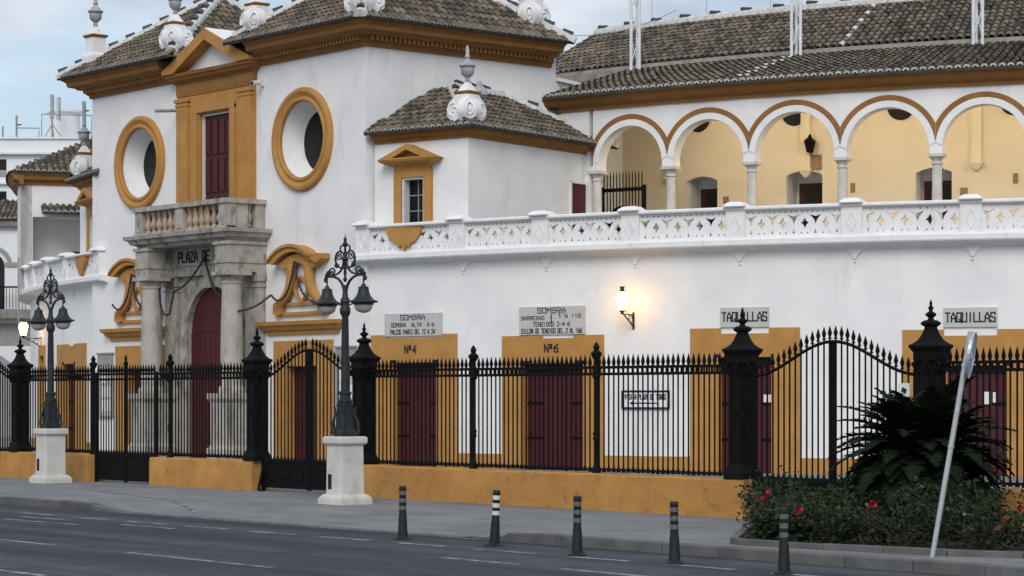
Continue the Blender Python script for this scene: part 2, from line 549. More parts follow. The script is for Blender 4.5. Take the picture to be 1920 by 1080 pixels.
_ridge = []
def ridge_line(roof, P, Q, w=0.17, step=0.58, length=0.30, lift=0.12, start=0.0):
    P, Q = Vector(P), Vector(Q)
    P = P + (Q - P).normalized() * start
    d = (Q - P); L = d.length; d.normalize()
    side = d.cross(Vector((0, 0, 1))).normalized(); nn = side.cross(d)
    if not _ridge:
        b = MB(); tile_shape(b, 0.10, 0.085, length, 0.0, 6)
        b.plate(arc(0, 0, 0.099, 0, PI, 6), (), -0.004, 0.004)
        _ridge.append(mesh_of(b, 'ridge_tile', 'ridge_dark', 50))
    mb = MB()
    prof = [(-w, -0.03), (-w * 0.8, lift * 0.8), (-w * 0.35, lift + 0.045), (w * 0.35, lift + 0.045), (w * 0.8, lift * 0.8), (w, -0.03)]
    m = len(prof)
    vs = [E_ + side * o + nn * z for E_ in (P, Q) for o, z in prof]
    mb.add(vs, [(k, k + 1, m + k + 1, m + k) for k in range(m - 1)] + [tuple(range(m)), tuple(reversed(range(m, 2 * m)))])
    mb.build('ridge_mortar', 'mortar', roof)
    B = Matrix((side, d, nn)).transposed()
    for k in range(int(L / step)):
        m4 = B.to_4x4(); m4.translation = P + d * (k * step + 0.15) + nn * (lift + 0.035)
        link_copy(_ridge[0], 'ridge_tile', roof, mw=m4)

def hip_roof(parent, x0, x1, y0, y1, ra, rb, ze, zr, sides='frlb', white=(), starts=(0, 0, 0, 0)):
    """hipped roof on a rectangle, ridge from ra to rb (xy); eave z, ridge z"""
    a, b, c, d = Vector((x0, y0, ze)), Vector((x1, y0, ze)), Vector((x1, y1, ze)), Vector((x0, y1, ze))
    A, B = Vector((*ra, zr)), Vector((*rb, zr))
    deck = MB()
    if (A - B).length < 1e-4:
        deck.add([a, b, c, d, A], [(0, 1, 4), (1, 2, 4), (2, 3, 4), (3, 0, 4)])
    else:
        deck.add([a, b, c, d, A, B], [(0, 1, 4), (1, 2, 5, 4), (2, 3, 5), (3, 0, 4, 5)])
    roof = deck.build('roof', 'tile_deck', parent)
    cols = []
    if 'f' in sides: cols += slope_cols(a, b, A, A)
    if 'r' in sides: cols += slope_cols(b, c, B, A)
    if 'b' in sides: cols += slope_cols(c, d, B, B)
    if 'l' in sides: cols += slope_cols(d, a, A, B)
    lay_tiles(roof, cols)
    for (p, q), st in zip(((a, A), (b, A), (c, B), (d, B)), starts):
        ridge_line(roof, p, q, start=st)
    if (A - B).length > 0.3:
        ridge_line(roof, A, B)
    return roof

# ---------------------------------------------------------------- stroke lettering
FONT = {
 'A': [[(0, 0), (0, 3.4), (2, 6), (4, 3.4), (4, 0)], [(0, 2.2), (4, 2.2)]],
 'B': [[(0, 0), (0, 6), (3, 6), (3.6, 5.2), (3.6, 3.8), (3, 3.2), (0, 3.2)], [(3, 3.2), (4, 2.4), (4, 0.8), (3.2, 0), (0, 0)]],
 'C': [[(4, 5), (3, 6), (0, 6), (0, 0), (3, 0), (4, 1)]], 'D': [[(0, 0), (0, 6), (2.8, 6), (4, 4.8), (4, 1.2), (2.8, 0), (0, 0)]],
 'E': [[(4, 6), (0, 6), (0, 0), (4, 0)], [(0, 3), (3, 3)]], 'I': [[(2, 0), (2, 6)]], 'L': [[(0, 6), (0, 0), (4, 0)]],
 'M': [[(0, 0), (0, 6), (2, 3), (4, 6), (4, 0)]], 'N': [[(0, 0), (0, 6), (4, 0), (4, 6)]], 'O': [[(0, 0), (0, 6), (4, 6), (4, 0), (0, 0)]],
 'P': [[(0, 0), (0, 6), (4, 6), (4, 3), (0, 3)]], 'Q': [[(0, 0), (0, 6), (4, 6), (4, 0), (0, 0)], [(2.4, 1.6), (4.4, -0.6)]],
 'R': [[(0, 0), (0, 6), (4, 6), (4, 3), (0, 3)], [(1.6, 3), (4, 0)]], 'S': [[(4, 5), (4, 6), (0, 6), (0, 3.4), (4, 2.6), (4, 0), (0, 0), (0, 1)]],
 'T': [[(0, 6), (4, 6)], [(2, 6), (2, 0)]], 'U': [[(0, 6), (0, 0), (4, 0), (4, 6)]], 'V': [[(0, 6), (2, 0), (4, 6)]], 'Y': [[(0, 6), (2, 3), (4, 6)], [(2, 3), (2, 0)]],
 'Z': [[(0, 6), (4, 6), (0, 0), (4, 0)]], '1': [[(1, 4.8), (2.2, 6), (2.2, 0)]], '2': [[(0, 5), (0, 6), (4, 6), (4, 3.4), (0, 0), (4, 0)]],
 '4': [[(3, 0), (3, 6), (0, 1.8), (4, 1.8)]], '6': [[(4, 6), (0.6, 4), (0, 3), (0, 0), (4, 0), (4, 3), (0, 3)]],
 '8': [[(0, 0), (0, 6), (4, 6), (4, 0), (0, 0)], [(0, 3), (4, 3)]], 'º': [[(0.6, 3.8), (0.6, 6), (2.6, 6), (2.6, 3.8), (0.6, 3.8)], [(0.6, 2.8), (2.6, 2.8)]],
 '-': [[(0.8, 3), (3.2, 3)]], '{': [[(3, 6.4), (1.6, 5.6), (1.6, 3.6), (0.6, 3), (1.6, 2.4), (1.6, 0.4), (3, -0.4)]],
}
def lettering(mb, text, cx, zb, h, width=None, wt=0.16, y=-0.004, th=0.004, pmap=None, adv=5.6):
    """strokes in the xz plane, centred on cx, baseline zb, height h; width squeezes the line"""
    u = h / 6.0
    n = len(text)
    tot = (n * adv - (adv - 4)) * u
    sx = width / tot if width else 1.0
    x = cx - tot * sx / 2
    w = wt * h / 2
    for ch in text:
        for line in FONT.get(ch, []):
            for (ax, az), (bx, bz) in zip(line, line[1:]):
                a = Vector((x + ax * u * sx, zb + az * u)); b = Vector((x + bx * u * sx, zb + bz * u))
                d = (b - a)
                if d.length < 1e-6: continue
                d.normalize(); p = Vector((-d.y, d.x)) * w; e = d * w * 0.9
                q = [a - e + p, a - e - p, b + e - p, b + e + p]
                f_ = [(v.x, y, v.y) for v in q]; g_ = [(v.x, y + th, v.y) for v in q]
                mb.add(f_ + g_, [(0, 1, 2, 3), (1, 0, 4, 5), (2, 1, 5, 6), (3, 2, 6, 7), (0, 3, 7, 4)])
        x += adv * u * sx
    return mb

# ================================================================ GROUND
ROADZ = -0.13
EDGE = 19.85                                   # line of the road kerb
b = MB(); b.add([(-900, -700, -0.22), (500, -700, -0.22), (500, 900, -0.22), (-900, 900, -0.22)], [(0, 1, 2, 3)])
struct(b.build('ground', 'ground'))
b = MB()
b.add([(-260, -30, ROADZ), (120, -30, ROADZ), (120, EDGE + 0.3, ROADZ), (-260, EDGE + 0.3, ROADZ)], [(0, 1, 2, 3)])
road = struct(b.build('road', 'asphalt'))
def edge_z(x):                                 # dropped kerb in front of the gates
    t = min(max((x + 35.5) / 1.8, 0), 1) * min(max((-23.6 - x) / 1.2, 0), 1)
    return -0.115 * t * t * (3 - 2 * t)
xs = [-260, -120, -60] + frange(-45, -14, 0.5) + [-5, 20, 120]
ys = [EDGE + 0.16, EDGE + 0.7, EDGE + 1.4, EDGE + 2.2, 24.0, 30, 44, 120]
b = MB()
vs = []
for y in ys:
    for x in xs:
        k = max(0.0, 1 - (y - ys[0]) / 2.0)
        vs.append((x, y, edge_z(x) * k))
nx = len(xs)
b.add(vs, [(j * nx + i, j * nx + i + 1, (j + 1) * nx + i + 1, (j + 1) * nx + i) for j in range(len(ys) - 1) for i in range(nx - 1)])
pavement = struct(b.build('pavement', 'pavement', smooth=30))
# kerb stones, one by one
kerb = bpy.data.objects.new('kerb', None); COL.objects.link(kerb); kerb.location = (-28, EDGE, 0); struct(kerb)
ks = MB(); ks.box(-0.495, 0.495, 0, 0.17, -0.2, 0.006)
kme = mesh_of(ks, 'kerb_stone', 'kerb')
for i in range(-62, -6):
    x = i + 0.5
    ez = edge_z(x)
    z = ez if ez < -0.01 else 0.0
    o = link_copy(kme, 'kerb_stone', kerb, loc=(x + 28, random.uniform(-0.006, 0.006), z + random.uniform(-0.004, 0.004)))
    dz = edge_z(x + 0.5) - edge_z(x - 0.5)
    o.rotation_euler = (0, -math.atan(dz), random.uniform(-0.004, 0.004))
    bv = o.modifiers.new('bevel', 'BEVEL'); bv.width = 0.018; bv.segments = 2
# painted lines on the road
def line_mark(x0, x1, y0, y1, w, n=1):
    m_ = MB(); z = ROADZ + 0.004
    for k in range(n):
        a, c = x0 + (x1 - x0) * k / n, x0 + (x1 - x0) * (k + 1) / n
        ya, yc = y0 + (y1 - y0) * k / n, y0 + (y1 - y0) * (k + 1) / n
        m_.add([(a, ya - w / 2, z), (c, yc - w / 2, z), (c, yc + w / 2, z), (a, ya + w / 2, z)], [(0, 1, 2, 3)])
    m_.build('painted_line', 'paint', road)
for k in range(14):
    x = -38.5 + k * 1.72
    line_mark(x, x + 1.1, 18.55 + 0.02 * (k % 3), 18.6, 0.13)
for x0, x1, y0, y1 in ((-36.5, -34.6, 17.75, 17.8), (-34.0, -32.4, 18.0, 18.05), (-33.4, -31.2, 17.45, 17.5), (-30.9, -29.4, 18.05, 18.05)):
    line_mark(x0, x1, y0, y1, 0.12)
line_mark(-25.3, -22.0, 14.86, 14.8, 0.10)
line_mark(-30.0, -27.2, 14.9, 14.88, 0.10)
for k in range(7):
    line_mark(-27.6 + k * 3.2, -25.8 + k * 3.2, 12.26, 12.26, 0.12)
line_mark(-19.8, -18.4, 17.2, 17.15, 0.12); line_mark(-17.9, -16.6, 17.1, 17.05, 0.12); line_mark(-22.1, -20.6, 17.3, 17.25, 0.12)
# ramp joint of the vehicle crossing: a thin pale line in the paving
m_ = MB()
cv = bez((-38.9, 22.3, 0.004), (-36.4, 21.9, 0.004), (-34.0, 21.3, 0.0), (-32.4, 20.3, -0.05), 10)
for p_, q_ in zip(cv, cv[1:]):
    zz = lambda v: edge_z(v.x) * max(0.0, 1 - (v.y - ys[0]) / 2.0) + 0.006
    m_.add([(p_.x, p_.y - 0.05, zz(p_)), (q_.x, q_.y - 0.05, zz(q_)), (q_.x, q_.y + 0.05, zz(q_)), (p_.x, p_.y + 0.05, zz(p_))], [(0, 1, 2, 3)])
m_.build('painted_line', 'paint', pavement)

# ================================================================ RING WALL (ground storey of the arena)
H_LEDGE = 5.28
def door_planks(parent, phi, R, w, h, n, z0=0.0, bars=(0.75, 1.6), notice=False):
    """plank door set in the ring wall"""
    d_ = MB(); d_.box(-w / 2, w / 2, 0.03, 0.07, z0, h)
    o = d_.build('door', 'maroon', parent)
    o.location = RP(phi, R, 0) - base_loc(parent); o.rotation_euler.z = rad(phi)
    pb = MB(); pw = w / n; pb.box(-pw / 2 + 0.006, pw / 2 - 0.006, 0, 0.03, z0 + 0.02, h - 0.02)
    pm = mesh_of(pb, 'plank', 'maroon')
    for k in range(n):
        link_copy(pm, 'plank', o, loc=(-w / 2 + (k + 0.5) * pw, random.uniform(0, 0.006), 0))
    hb = MB()
    for zc in bars:
        for sx in (-1, 1):
            hb.box(sx * w / 2 - (w * 0.26 if sx > 0 else 0), sx * w / 2 + (w * 0.26 if sx < 0 else 0), -0.018, -0.002, zc, zc + 0.06)
    hb.build('strap_hinge', 'iron', o)
    return o

def surround(parent, p0, p1, d0, d1, zt, dz, notch=None, mat_='ochre', Ro=R0 + 0.03):
    ph = sorted(set([p0, p1, d0, d1] + (list(notch[:2]) if notch else [])))
    full = []
    for a, c in zip(ph, ph[1:]):
        full += frange(a, c, 0.8)[:-1]
    full.append(ph[-1])
    zs = sorted(set([0.0, dz, zt] + ([notch[2]] if notch else [])))
    sk = lambda p, z: (d0 < p < d1 and z < dz) or (notch is not None and notch[0] < p < notch[1] and z > notch[2])
    m_ = MB(); ring_grid(m_, full, zs, sk, Ro, R0 - 0.02)
    return m_.build('door_surround', mat_, parent, world=True)

def ring_storey(side):
    """side = +1: right of the gate, -1: left"""
    if side > 0:
        t = thing('arena_wall', 'white curved lower wall of the arena with ochre framed maroon doors, right of the gatehouse', 'wall', RP(24, R0, 0))
        doors = [(9.35, 13.34, 10.40, 12.44, 3.38, 2.66, (10.15, 12.65, 3.30)), (15.25, 19.26, 16.08, 18.49, 3.29, 2.60, (16.9, 18.1, 3.22)),
                 (22.39, 26.10, 23.35, 25.18, 3.40, 2.72, (23.45, 25.08, 3.27)), (29.38, 33.33, 30.75, 32.60, 3.31, 2.50, (30.67, 32.29, 3.17)),
                 (36.8, 40.6, 37.8, 39.7, 3.35, 2.6, None)]
        a0, a1 = 8.4, 46.0
    else:
        t = thing('arena_wall', 'white curved lower wall of the arena at far left beyond the gatehouse', 'wall', RP(-24, R0, 0))
        doors = [(-16.5, -11.7, -15.4, -13.3, 3.46, 2.83, (-14.3, -13.5, 3.40)), (-21.4, -19.3, -21.0, -19.7, 3.5, 3.15, None)]
        a0, a1 = -46.0, -8.4
    ph = {a0, a1}
    for d in doors: ph |= {d[2], d[3]}
    ph = sorted(ph); full = []
    for a, c in zip(ph, ph[1:]): full += frange(a, c, 0.75)[:-1]
    full.append(ph[-1])
    zs = sorted({0.0, H_LEDGE} | {d[5] for d in doors})
    sk = lambda p, z: any(d[2] < p < d[3] and z < d[5] for d in doors)
    m_ = MB(); ring_grid(m_, full, zs, sk, R0, R0 - 0.5)
    m_.build('wall', 'white', t, world=True)
    # dark room behind the doors, terrace slab on top
    m_ = MB(); ring_sweep(m_, a0, a1, 0, [(R0 - 0.1, H_LEDGE), (R0 - 0.1, H_LEDGE + 0.175), (32.8, H_LEDGE + 0.175), (32.8, H_LEDGE)], 1.5)
    m_.build('terrace_floor', 'concrete', t, world=True)
    # ledge moulding
    m_ = MB(); ring_sweep(m_, a0 + (0.3 if side > 0 else 0), a1 - (0.3 if side < 0 else 0), R0,
                          [(-0.05, 5.17), (0.04, 5.18), (0.10, 5.24), (0.24, 5.29), (0.36, 5.30), (0.38, 5.33), (0.38, 5.44), (0.36, 5.47), (-0.05, 5.47)], 0.6)
    m_.build('ledge', 'white_trim', t, world=True)
    # dado
    segs = []; cur = a0
    for d in sorted(doors):
        segs.append((cur, d[0])); cur = d[1]
    segs.append((cur, a1))
    m_ = MB()
    for a, c in segs:
        if c - a > 0.2: ring_grid(m_, frange(a, c, 0.75), [0.0, 0.37], lambda p, z: False, R0 + 0.02, R0 - 0.02)
    m_.build('dado_band', 'ochre', t, world=True)
    for i, d in enumerate(doors):
        surround(t, *d)
        phm = (d[2] + d[3]) / 2; w = R0 * rad(d[3] - d[2])
        door_planks(t, phm, R0 - 0.22, w - 0.01, d[5], 8 if w > 1.4 else 6)
        tr = MB(); tr.box(-w / 2, w / 2, -0.06, 0.05, d[5] - 0.16, d[5] - 0.004)
        tr.box(-w / 2 - 0.05, w / 2 + 0.05, -0.245, -0.2, d[5] - 0.02, d[5] + 0.07)
        jb = MB()
        for sx in (-1, 1): jb.box(sx * w / 2 - 0.014, sx * w / 2 + 0.014, -0.235, 0.03, 0.0, d[5] - 0.02)
        oj = jb.build('door_jamb', 'ochre', t); oj.location = RP(phm, R0 - 0.22, 0) - base_loc(t); oj.rotation_euler.z = rad(phm)
        o = tr.build('lintel', 'black', t); o.location = RP(phm, R0 - 0.22, 0) - base_loc(t); o.rotation_euler.z = rad(phm)
    return t
ring_r = ring_storey(1)
ring_l = ring_storey(-1)

# corbels under the ledge
POSTS = [9.30, 13.62, 17.04, 20.43, 24.10, 27.88, 31.55, 35.2, 38.9, 42.6]
cb = MB()
cb.plate([(-0.24, 5.2), (0.24, 5.2), (0.16, 5.13), (0.07, 5.05), (0.05, 4.99), (0, 4.94), (-0.05, 4.99), (-0.07, 5.05), (-0.16, 5.13)], (), -0.045, 0.02); cb.lathe([(0.01, 4.86), (0.035, 4.88), (0.03, 4.91)], 0, -0.01, 8)
cbm = mesh_of(cb, 'corbel', 'white_trim')
for sgn, rr in ((1, ring_r), (-1, ring_l)):
    for p in POSTS[1:9]:
        if sgn < 0 and p > 24: continue
        o = link_copy(cbm, 'corbel', rr, loc=RP(sgn * p, R0, 0) - base_loc(rr)); o.rotation_euler.z = rad(sgn * p)

# ================================================================ TERRACE BALUSTRADE
def kite(cx, cz, s, up=False):
    k = -1 if up else 1
    pts = [(-0.130, 0.085), (0.0, 0.045), (0.130, 0.085), (0.045, -0.02), (0.0, -0.135), (-0.045, -0.02)]
    pts = [(cx + x * s, cz + k * z * s) for x, z in pts]
    return pts if not up else pts[::-1]
def lattice_mesh(w):
    holes = []
    n = max(3, int(round(w / 0.265)))
    st = w / n
    for i in range(n):
        x = -w / 2 + (i + 0.5) * st
        if i % 2 == 0:
            holes.append(kite(x, 5.90, 1.12))
            holes.append([(x - 0.035, 5.56), (x + 0.035, 5.56), (x + 0.012, 5.61), (x, 5.67), (x - 0.012, 5.61)])
        else:
            holes.append([(x, 5.655), (x + 0.055, 5.765), (x + 0.10, 5.80), (x + 0.045, 5.845), (x, 5.93), (x - 0.045, 5.845), (x - 0.10, 5.80), (x - 0.055, 5.765)])
            holes.append([(x - 0.10, 5.555), (x - 0.05, 5.555), (x - 0.06, 5.60)])
            holes.append([(x + 0.05, 5.555), (x + 0.10, 5.555), (x + 0.06, 5.60)])
        for dx in (-0.06, 0.06):
            if abs(x + dx) < w / 2 - 0.06:
                holes.append([(x + dx - 0.032, 6.075), (x + dx, 6.03), (x + dx + 0.032, 6.075)])
    b_ = MB(); b_.plate([(-w / 2, 5.46), (w / 2, 5.46), (w / 2, 6.12), (-w / 2, 6.12)], holes, -0.05, 0.05)
    return mesh_of(b_, 'lattice_panel', 'white_trim')
pb = MB()
pb.box(-0.24, 0.24, -0.12, 0.12, 5.46, 6.14)
for q in range(4):                               # raised diamond
    dm = [(0, 5.56), (0.13, 5.80), (0, 6.04), (-0.13, 5.80)]
    di = [(0, 5.61), (0.10, 5.80), (0, 5.99), (-0.10, 5.80)]
    a, c = q, (q + 1) % 4
    pb.add([(dm[a][0], -0.135, dm[a][1]), (dm[c][0], -0.135, dm[c][1]), (di[c][0], -0.135, di[c][1]), (di[a][0], -0.135, di[a][1]),
            (dm[a][0], -0.118, dm[a][1]), (dm[c][0], -0.118, dm[c][1]), (di[c][0], -0.118, di[c][1]), (di[a][0], -0.118, di[a][1])],
           [(0, 1, 2, 3), (0, 4, 5, 1), (2, 6, 7, 3)])
post_me = mesh_of(pb, 'post', 'white_trim')
cpb = MB(); cpb.stack(0, 0, [(0.50, 6.20), (0.54, 6.225), (0.48, 6.265), (0.34, 6.32), (0.22, 6.335)])
cap_me = mesh_of(cpb, 'post_cap', 'white_trim')
RB = R0 + 0.20
def balustrade(t, posts):
    m_ = MB()
    ring_sweep(m_, min(posts) - 0.25, max(posts) + 0.25, RB, [(-0.13, 6.12), (0.13, 6.12), (0.17, 6.145), (0.17, 6.19), (0.13, 6.215), (-0.13, 6.215), (-0.17, 6.19), (-0.17, 6.145)], 0.6)
    m_.build('top_rail', 'white_trim', t, world=True)
    ps = sorted(posts)
    cache = {}
    for p in ps:
        o = link_copy(post_me, 'post', t, loc=RP(p, RB, 0) - base_loc(t)); o.rotation_euler.z = rad(p)
        c = link_copy(cap_me, 'post_cap', o)
    for a, c in zip(ps, ps[1:]):
        w = 2 * RB * math.sin(rad(c - a) / 2) - 0.46
        k = round(w, 2)
        if k not in cache: cache[k] = lattice_mesh(w)
        mid = (a + c) / 2
        o = link_copy(cache[k], 'lattice_panel', t, loc=RP(mid, RB * math.cos(rad(c - a) / 2), 0) - base_loc(t)); o.rotation_euler.z = rad(mid)
bal_r = thing('balustrade', 'long white pierced balustrade with diamond posts running along the arcade terrace', 'balustrade', RP(24, RB, 5.46))
balustrade(bal_r, POSTS)
bal_l = thing('balustrade', 'short white pierced balustrade above the far left wall behind the lamp', 'balustrade', RP(-16, RB, 5.46))
balustrade(bal_l, [-9.3, -13.62, -17.04, -20.43, -23.6])

# ================================================================ ARCADE GALLERY
RA = 36.3
gal = thing('arcade_gallery', 'upper arcade with white arches, cream back wall and long tiled roof behind the balustrade', 'arcade', RP(24, RA, 5.46))
CPH = [13.84, 17.49, 21.21, 25.10, 28.94, 32.70, 36.45, 40.2, 43.95]
def gchild(mb, name, mats, phi, R, smooth=0):
    o = mb.build(name, mats, gal, smooth=smooth)
    o.location = RP(phi, R, 0) - base_loc(gal); o.rotation_euler.z = rad(phi)
    return o
cs = MB(); cs.lathe([(0.17, 5.46), (0.17, 5.54), (0.145, 5.60), (0.135, 5.66), (0.138, 6.4), (0.115, 7.62)], seg=16)
cs_me = mesh_of(cs, 'column', 'stone_pale', 40)
cc_ = MB(); cc_.lathe([(0.115, 7.60), (0.14, 7.62), (0.14, 7.66), (0.12, 7.68), (0.125, 7.72), (0.185, 7.80)], seg=16); cc_.box(-0.195, 0.195, -0.22, 0.22, 7.80, 7.88)
cc_me = mesh_of(cc_, 'capital', 'stone_pale', 40)
im = MB(); im.box(-0.162, 0.162, -0.20, 0.20, 7.88, 8.0)
im_me = mesh_of(im, 'impost', 'white')
for p in CPH:
    o = link_copy(cs_me, 'column', gal, loc=RP(p, RA, 0) - base_loc(gal)); o.rotation_euler.z = rad(p)
    link_copy(cc_me, 'capital', o); link_copy(im_me, 'impost', o)
for a, c in zip(CPH, CPH[1:]):
    mid = (a + c) / 2
    hw = RA * math.sin(rad(c - a) / 2); Rm = RA * math.cos(rad(c - a) / 2)
    r = hw - 0.160; zc = 8.03
    pl = MB(); hp = hw + 0.009
    pl.plate([(-hp, 8.0), (-r, 8.0)] + arc(0, zc, r, PI, 0, 28) + [(r, 8.0), (hp, 8.0), (hp, 9.56), (-hp, 9.56)], (), -0.2, 0.2)
    w_ = gchild(pl, 'arch_panel', 'white', mid, Rm)
    ri, ro = hw + 0.012, hw + 0.145
    av = MB(); av.plate(arc(0, zc, ri - 0.004, 0.10, PI - 0.10, 26) + arc(0, zc, r, PI - 0.04, 0.04, 26), (), -0.222, -0.19)
    o = av.build('archivolt', 'white', w_)
    b0, b1 = math.acos(min(1, hw / ro)), math.acos(min(1, hw / ri))
    ob = MB(); ob.plate(arc(0, zc, ro, b0, PI - b0, 26) + arc(0, zc, ri, PI - b1, b1, 26), (), -0.228, -0.19)
    ob.build('arch_band', 'ochre_dark', w_)
# solid wall beside the gatehouse
m_ = MB(); ring_grid(m_, frange(9.6, 13.64, 0.8), [5.46, 9.56], lambda p, z: False, RA + 0.2, RA - 0.2)
m_.build('end_wall', 'white', gal, world=True)
# back wall with doorways
DW = [(15.45, 17.15, 7.76), (20.72, 22.52, 7.77), (26.95, 28.60, 7.70), (33.4, 35.0, 7.72)]
ph = sorted({9.6, 46.0} | {d[0] for d in DW} | {d[1] for d in DW}); full = []
for a, c in zip(ph, ph[1:]): full += frange(a, c, 0.8)[:-1]
full.append(46.0)
m_ = MB(); ring_grid(m_, full, sorted({5.46, 9.56} | {d[2] + 0.14 for d in DW}), lambda p, z: any(d[0] < p < d[1] and z < d[2] + 0.14 for d in DW), 33.3, 32.9)
m_.build('back_wall', 'cream', gal, world=True)
for d in DW:
    mid = (d[0] + d[1]) / 2; hw = 33.3 * math.sin(rad(d[1] - d[0]) / 2)
    dr = MB()
    # segmental head, white splayed reveal and the dark passage behind
    seg = [(-hw + 2 * hw * i / 12, d[2] + 0.13 * (1 - ((i - 6) / 6) ** 2)) for i in range(13)]
    dr.plate(seg + [(hw, d[2] + 0.141), (-hw, d[2] + 0.141)], (), 0.002, 0.12, 1)
    dr.box(-hw - 0.001, -hw + 0.01, 0.05, 0.75, 5.46, d[2] + 0.14, 0); dr.box(hw - 0.01, hw + 0.001, 0.05, 0.75, 5.46, d[2] + 0.14, 0)
    dr.box(-hw, hw, 0.05, 0.75, d[2] + 0.13, d[2] + 0.15, 0)
    dr.box(-hw, hw, 0.75, 0.77, 5.46, d[2] + 0.14, 0)
    o = gchild(dr, 'doorway', ['white', 'cream'], mid, 33.3)
    ds = MB(); ds.box(-0.40, hw - 0.02, 0.66, 0.73, 5.46, d[2] - 0.16)
    ds.build('door', 'maroon', o)
    ds = MB(); ds.box(-0.24, hw - 0.10, 0.64, 0.66, 5.5, d[2] - 0.26)
    ds.build('opening', 'black', o)
for p in (16.14, 21.15, 26.28, 31.4, 36.6):       # dark oculi
    oc = MB(); oc.plate(arc(0, 9.50, 0.38, 0, 2 * PI, 28)[:-1], (), -0.012, 0.03)
    o = gchild(oc, 'oculus', 'black', p, 33.3)
    of = MB(); of.plate(arc(0, 9.50, 0.43, 0, 2 * PI, 28)[:-1], [arc(0, 9.50, 0.385, 0, 2 * PI, 28)[:-1]], -0.03, 0.02)
    of.build('oculus_frame', 'cream', o)
for p in (21.75, 29.74, 37.6, 14.6):              # hanging pilasters on corbels
    q = MB(); q.box(-0.13, 0.13, -0.12, 0.02, 7.95, 9.54); q.frustum(0, -0.06, 0.10, 0.06, 7.72, 0.34, 0.2, 7.88); q.box(-0.17, 0.17, -0.17, 0.02, 7.88, 7.95)
    gchild(q, 'pilaster', 'cream', p, 33.3)
m_ = MB(); ring_sweep(m_, 9.6, 46, 0, [(RA + 0.1, 9.54), (RA + 0.1, 9.64), (32.9, 9.64), (32.9, 9.54)], 1.2)
m_.build('ceiling', 'cream', gal, world=True)
m_ = MB(); ring_sweep(m_, 11.6, 46, RA + 0.2, [(-0.1, 9.52), (0.06, 9.52), (0.08, 9.60), (0.10, 9.62), (0.22, 9.66), (0.25, 9.70), (0.27, 9.70), (0.34, 9.80), (0.40, 9.83), (0.40, 9.87), (-0.1, 9.87)], 0.6)
m_.build('cornice', 'ochre_dark', gal, world=True)
def ring_roof(parent, p0, p1, Ra, za, Rb, zb, eave=True, white=(), pale=0.0):
    d = MB(); ph = frange(p0, p1, 1.0); n = len(ph)
    d.add([RP(p, Ra - 0.02, za + 0.004) for p in ph] + [RP(p, Rb, zb) for p in ph], [(i, i + 1, n + i + 1, n + i) for i in range(n - 1)])
    roof = d.build('roof', 'tile_deck', parent, world=True)
    bl = base_loc(parent)
    cols = []
    n = int(Ra * rad(abs(p1 - p0)) / TP)
    ln = math.hypot(Ra - Rb, zb - za)
    for i in range(n):
        p = p0 + (p1 - p0) * (i + 0.5) / n; a = rad(p)
        ex = Vector((math.cos(a), math.sin(a), 0)); inn = Vector((-math.sin(a), math.cos(a), 0))
        es = (inn * (Ra - Rb) + Vector((0, 0, zb - za))).normalized()
        cols.append((RP(p, Ra, za), ex, es, ex.cross(es), ln))
    lay_tiles(roof, cols, eave, white=white, pale=pale)
    return roof, n
lr, n_ = ring_roof(gal, 11.7, 45.5, 36.96, 9.89, 33.0, 11.03, pale=0.12, white=(int((19.6 - 10.6) / 34.9 * 104), int((19.9 - 10.6) / 34.9 * 104)))
m_ = MB(); ring_sweep(m_, 7, 46, 0, [(33.12, 10.9), (33.12, 11.10), (33.0, 11.22), (32.8, 11.22), (32.8, 10.9)], 1.0)
m_.build('gutter_upstand', 'concrete', gal, world=True)
ur, n_ = ring_roof(gal, 5.0, 45.5, 32.98, 11.21, 30.0, 12.8, eave=False, white=(48,), pale=0.10)
pts = [RP(p, 29.98, 12.84) for p in frange(5, 45, 2.0)]
bl = base_loc(ur)
for a, c in zip(pts, pts[1:]):
    ridge_line(ur, a, c, 0.15, 0.62)
d = MB(); ph = frange(5, 45, 2); n = len(ph)
d.add([RP(p, 30.0, 12.78) for p in ph] + [RP(p, 26, 10.8) for p in ph], [(i, i + 1, n + i + 1, n + i) for i in range(n - 1)])
d.build('rear_slope', 'tile_deck', gal, world=True)
# warm bulkhead lamps under the gallery ceiling (the photo shows their glow on the cream wall)
for k, p in enumerate((17.49, 21.21, 25.10, 28.94, 32.70, 36.45, 40.2)):
    lp = thing('ceiling_lamp', 'warm ceiling lamp behind the arcade spandrel, %s from the iron gate' % ('first second third fourth fifth sixth seventh'.split()[k]), 'ceiling lamp', RP(p, 35.75, 9.42), rad(p), 'ceiling lamps lighting the arcade')
    q = MB(); q.lathe([(0.10, 0.0), (0.14, 0.04), (0.14, 0.12)], seg=12); q.build('lamp_body', 'iron', lp, 40)
    q = MB(); q.lathe([(0.02, -0.09), (0.07, -0.06), (0.09, 0.0)], seg=12); q.build('lamp_glass', 'bulb', lp, 40)
    ld = bpy.data.lights.new('warm_lamp', 'POINT'); ld.energy = 34; ld.color = (1.0, 0.85, 0.64); ld.shadow_soft_size = 0.12
    lo = bpy.data.objects.new('lamp_light', ld); COL.objects.link(lo); lo.parent = lp; lo.location = (0, 0, -0.14)
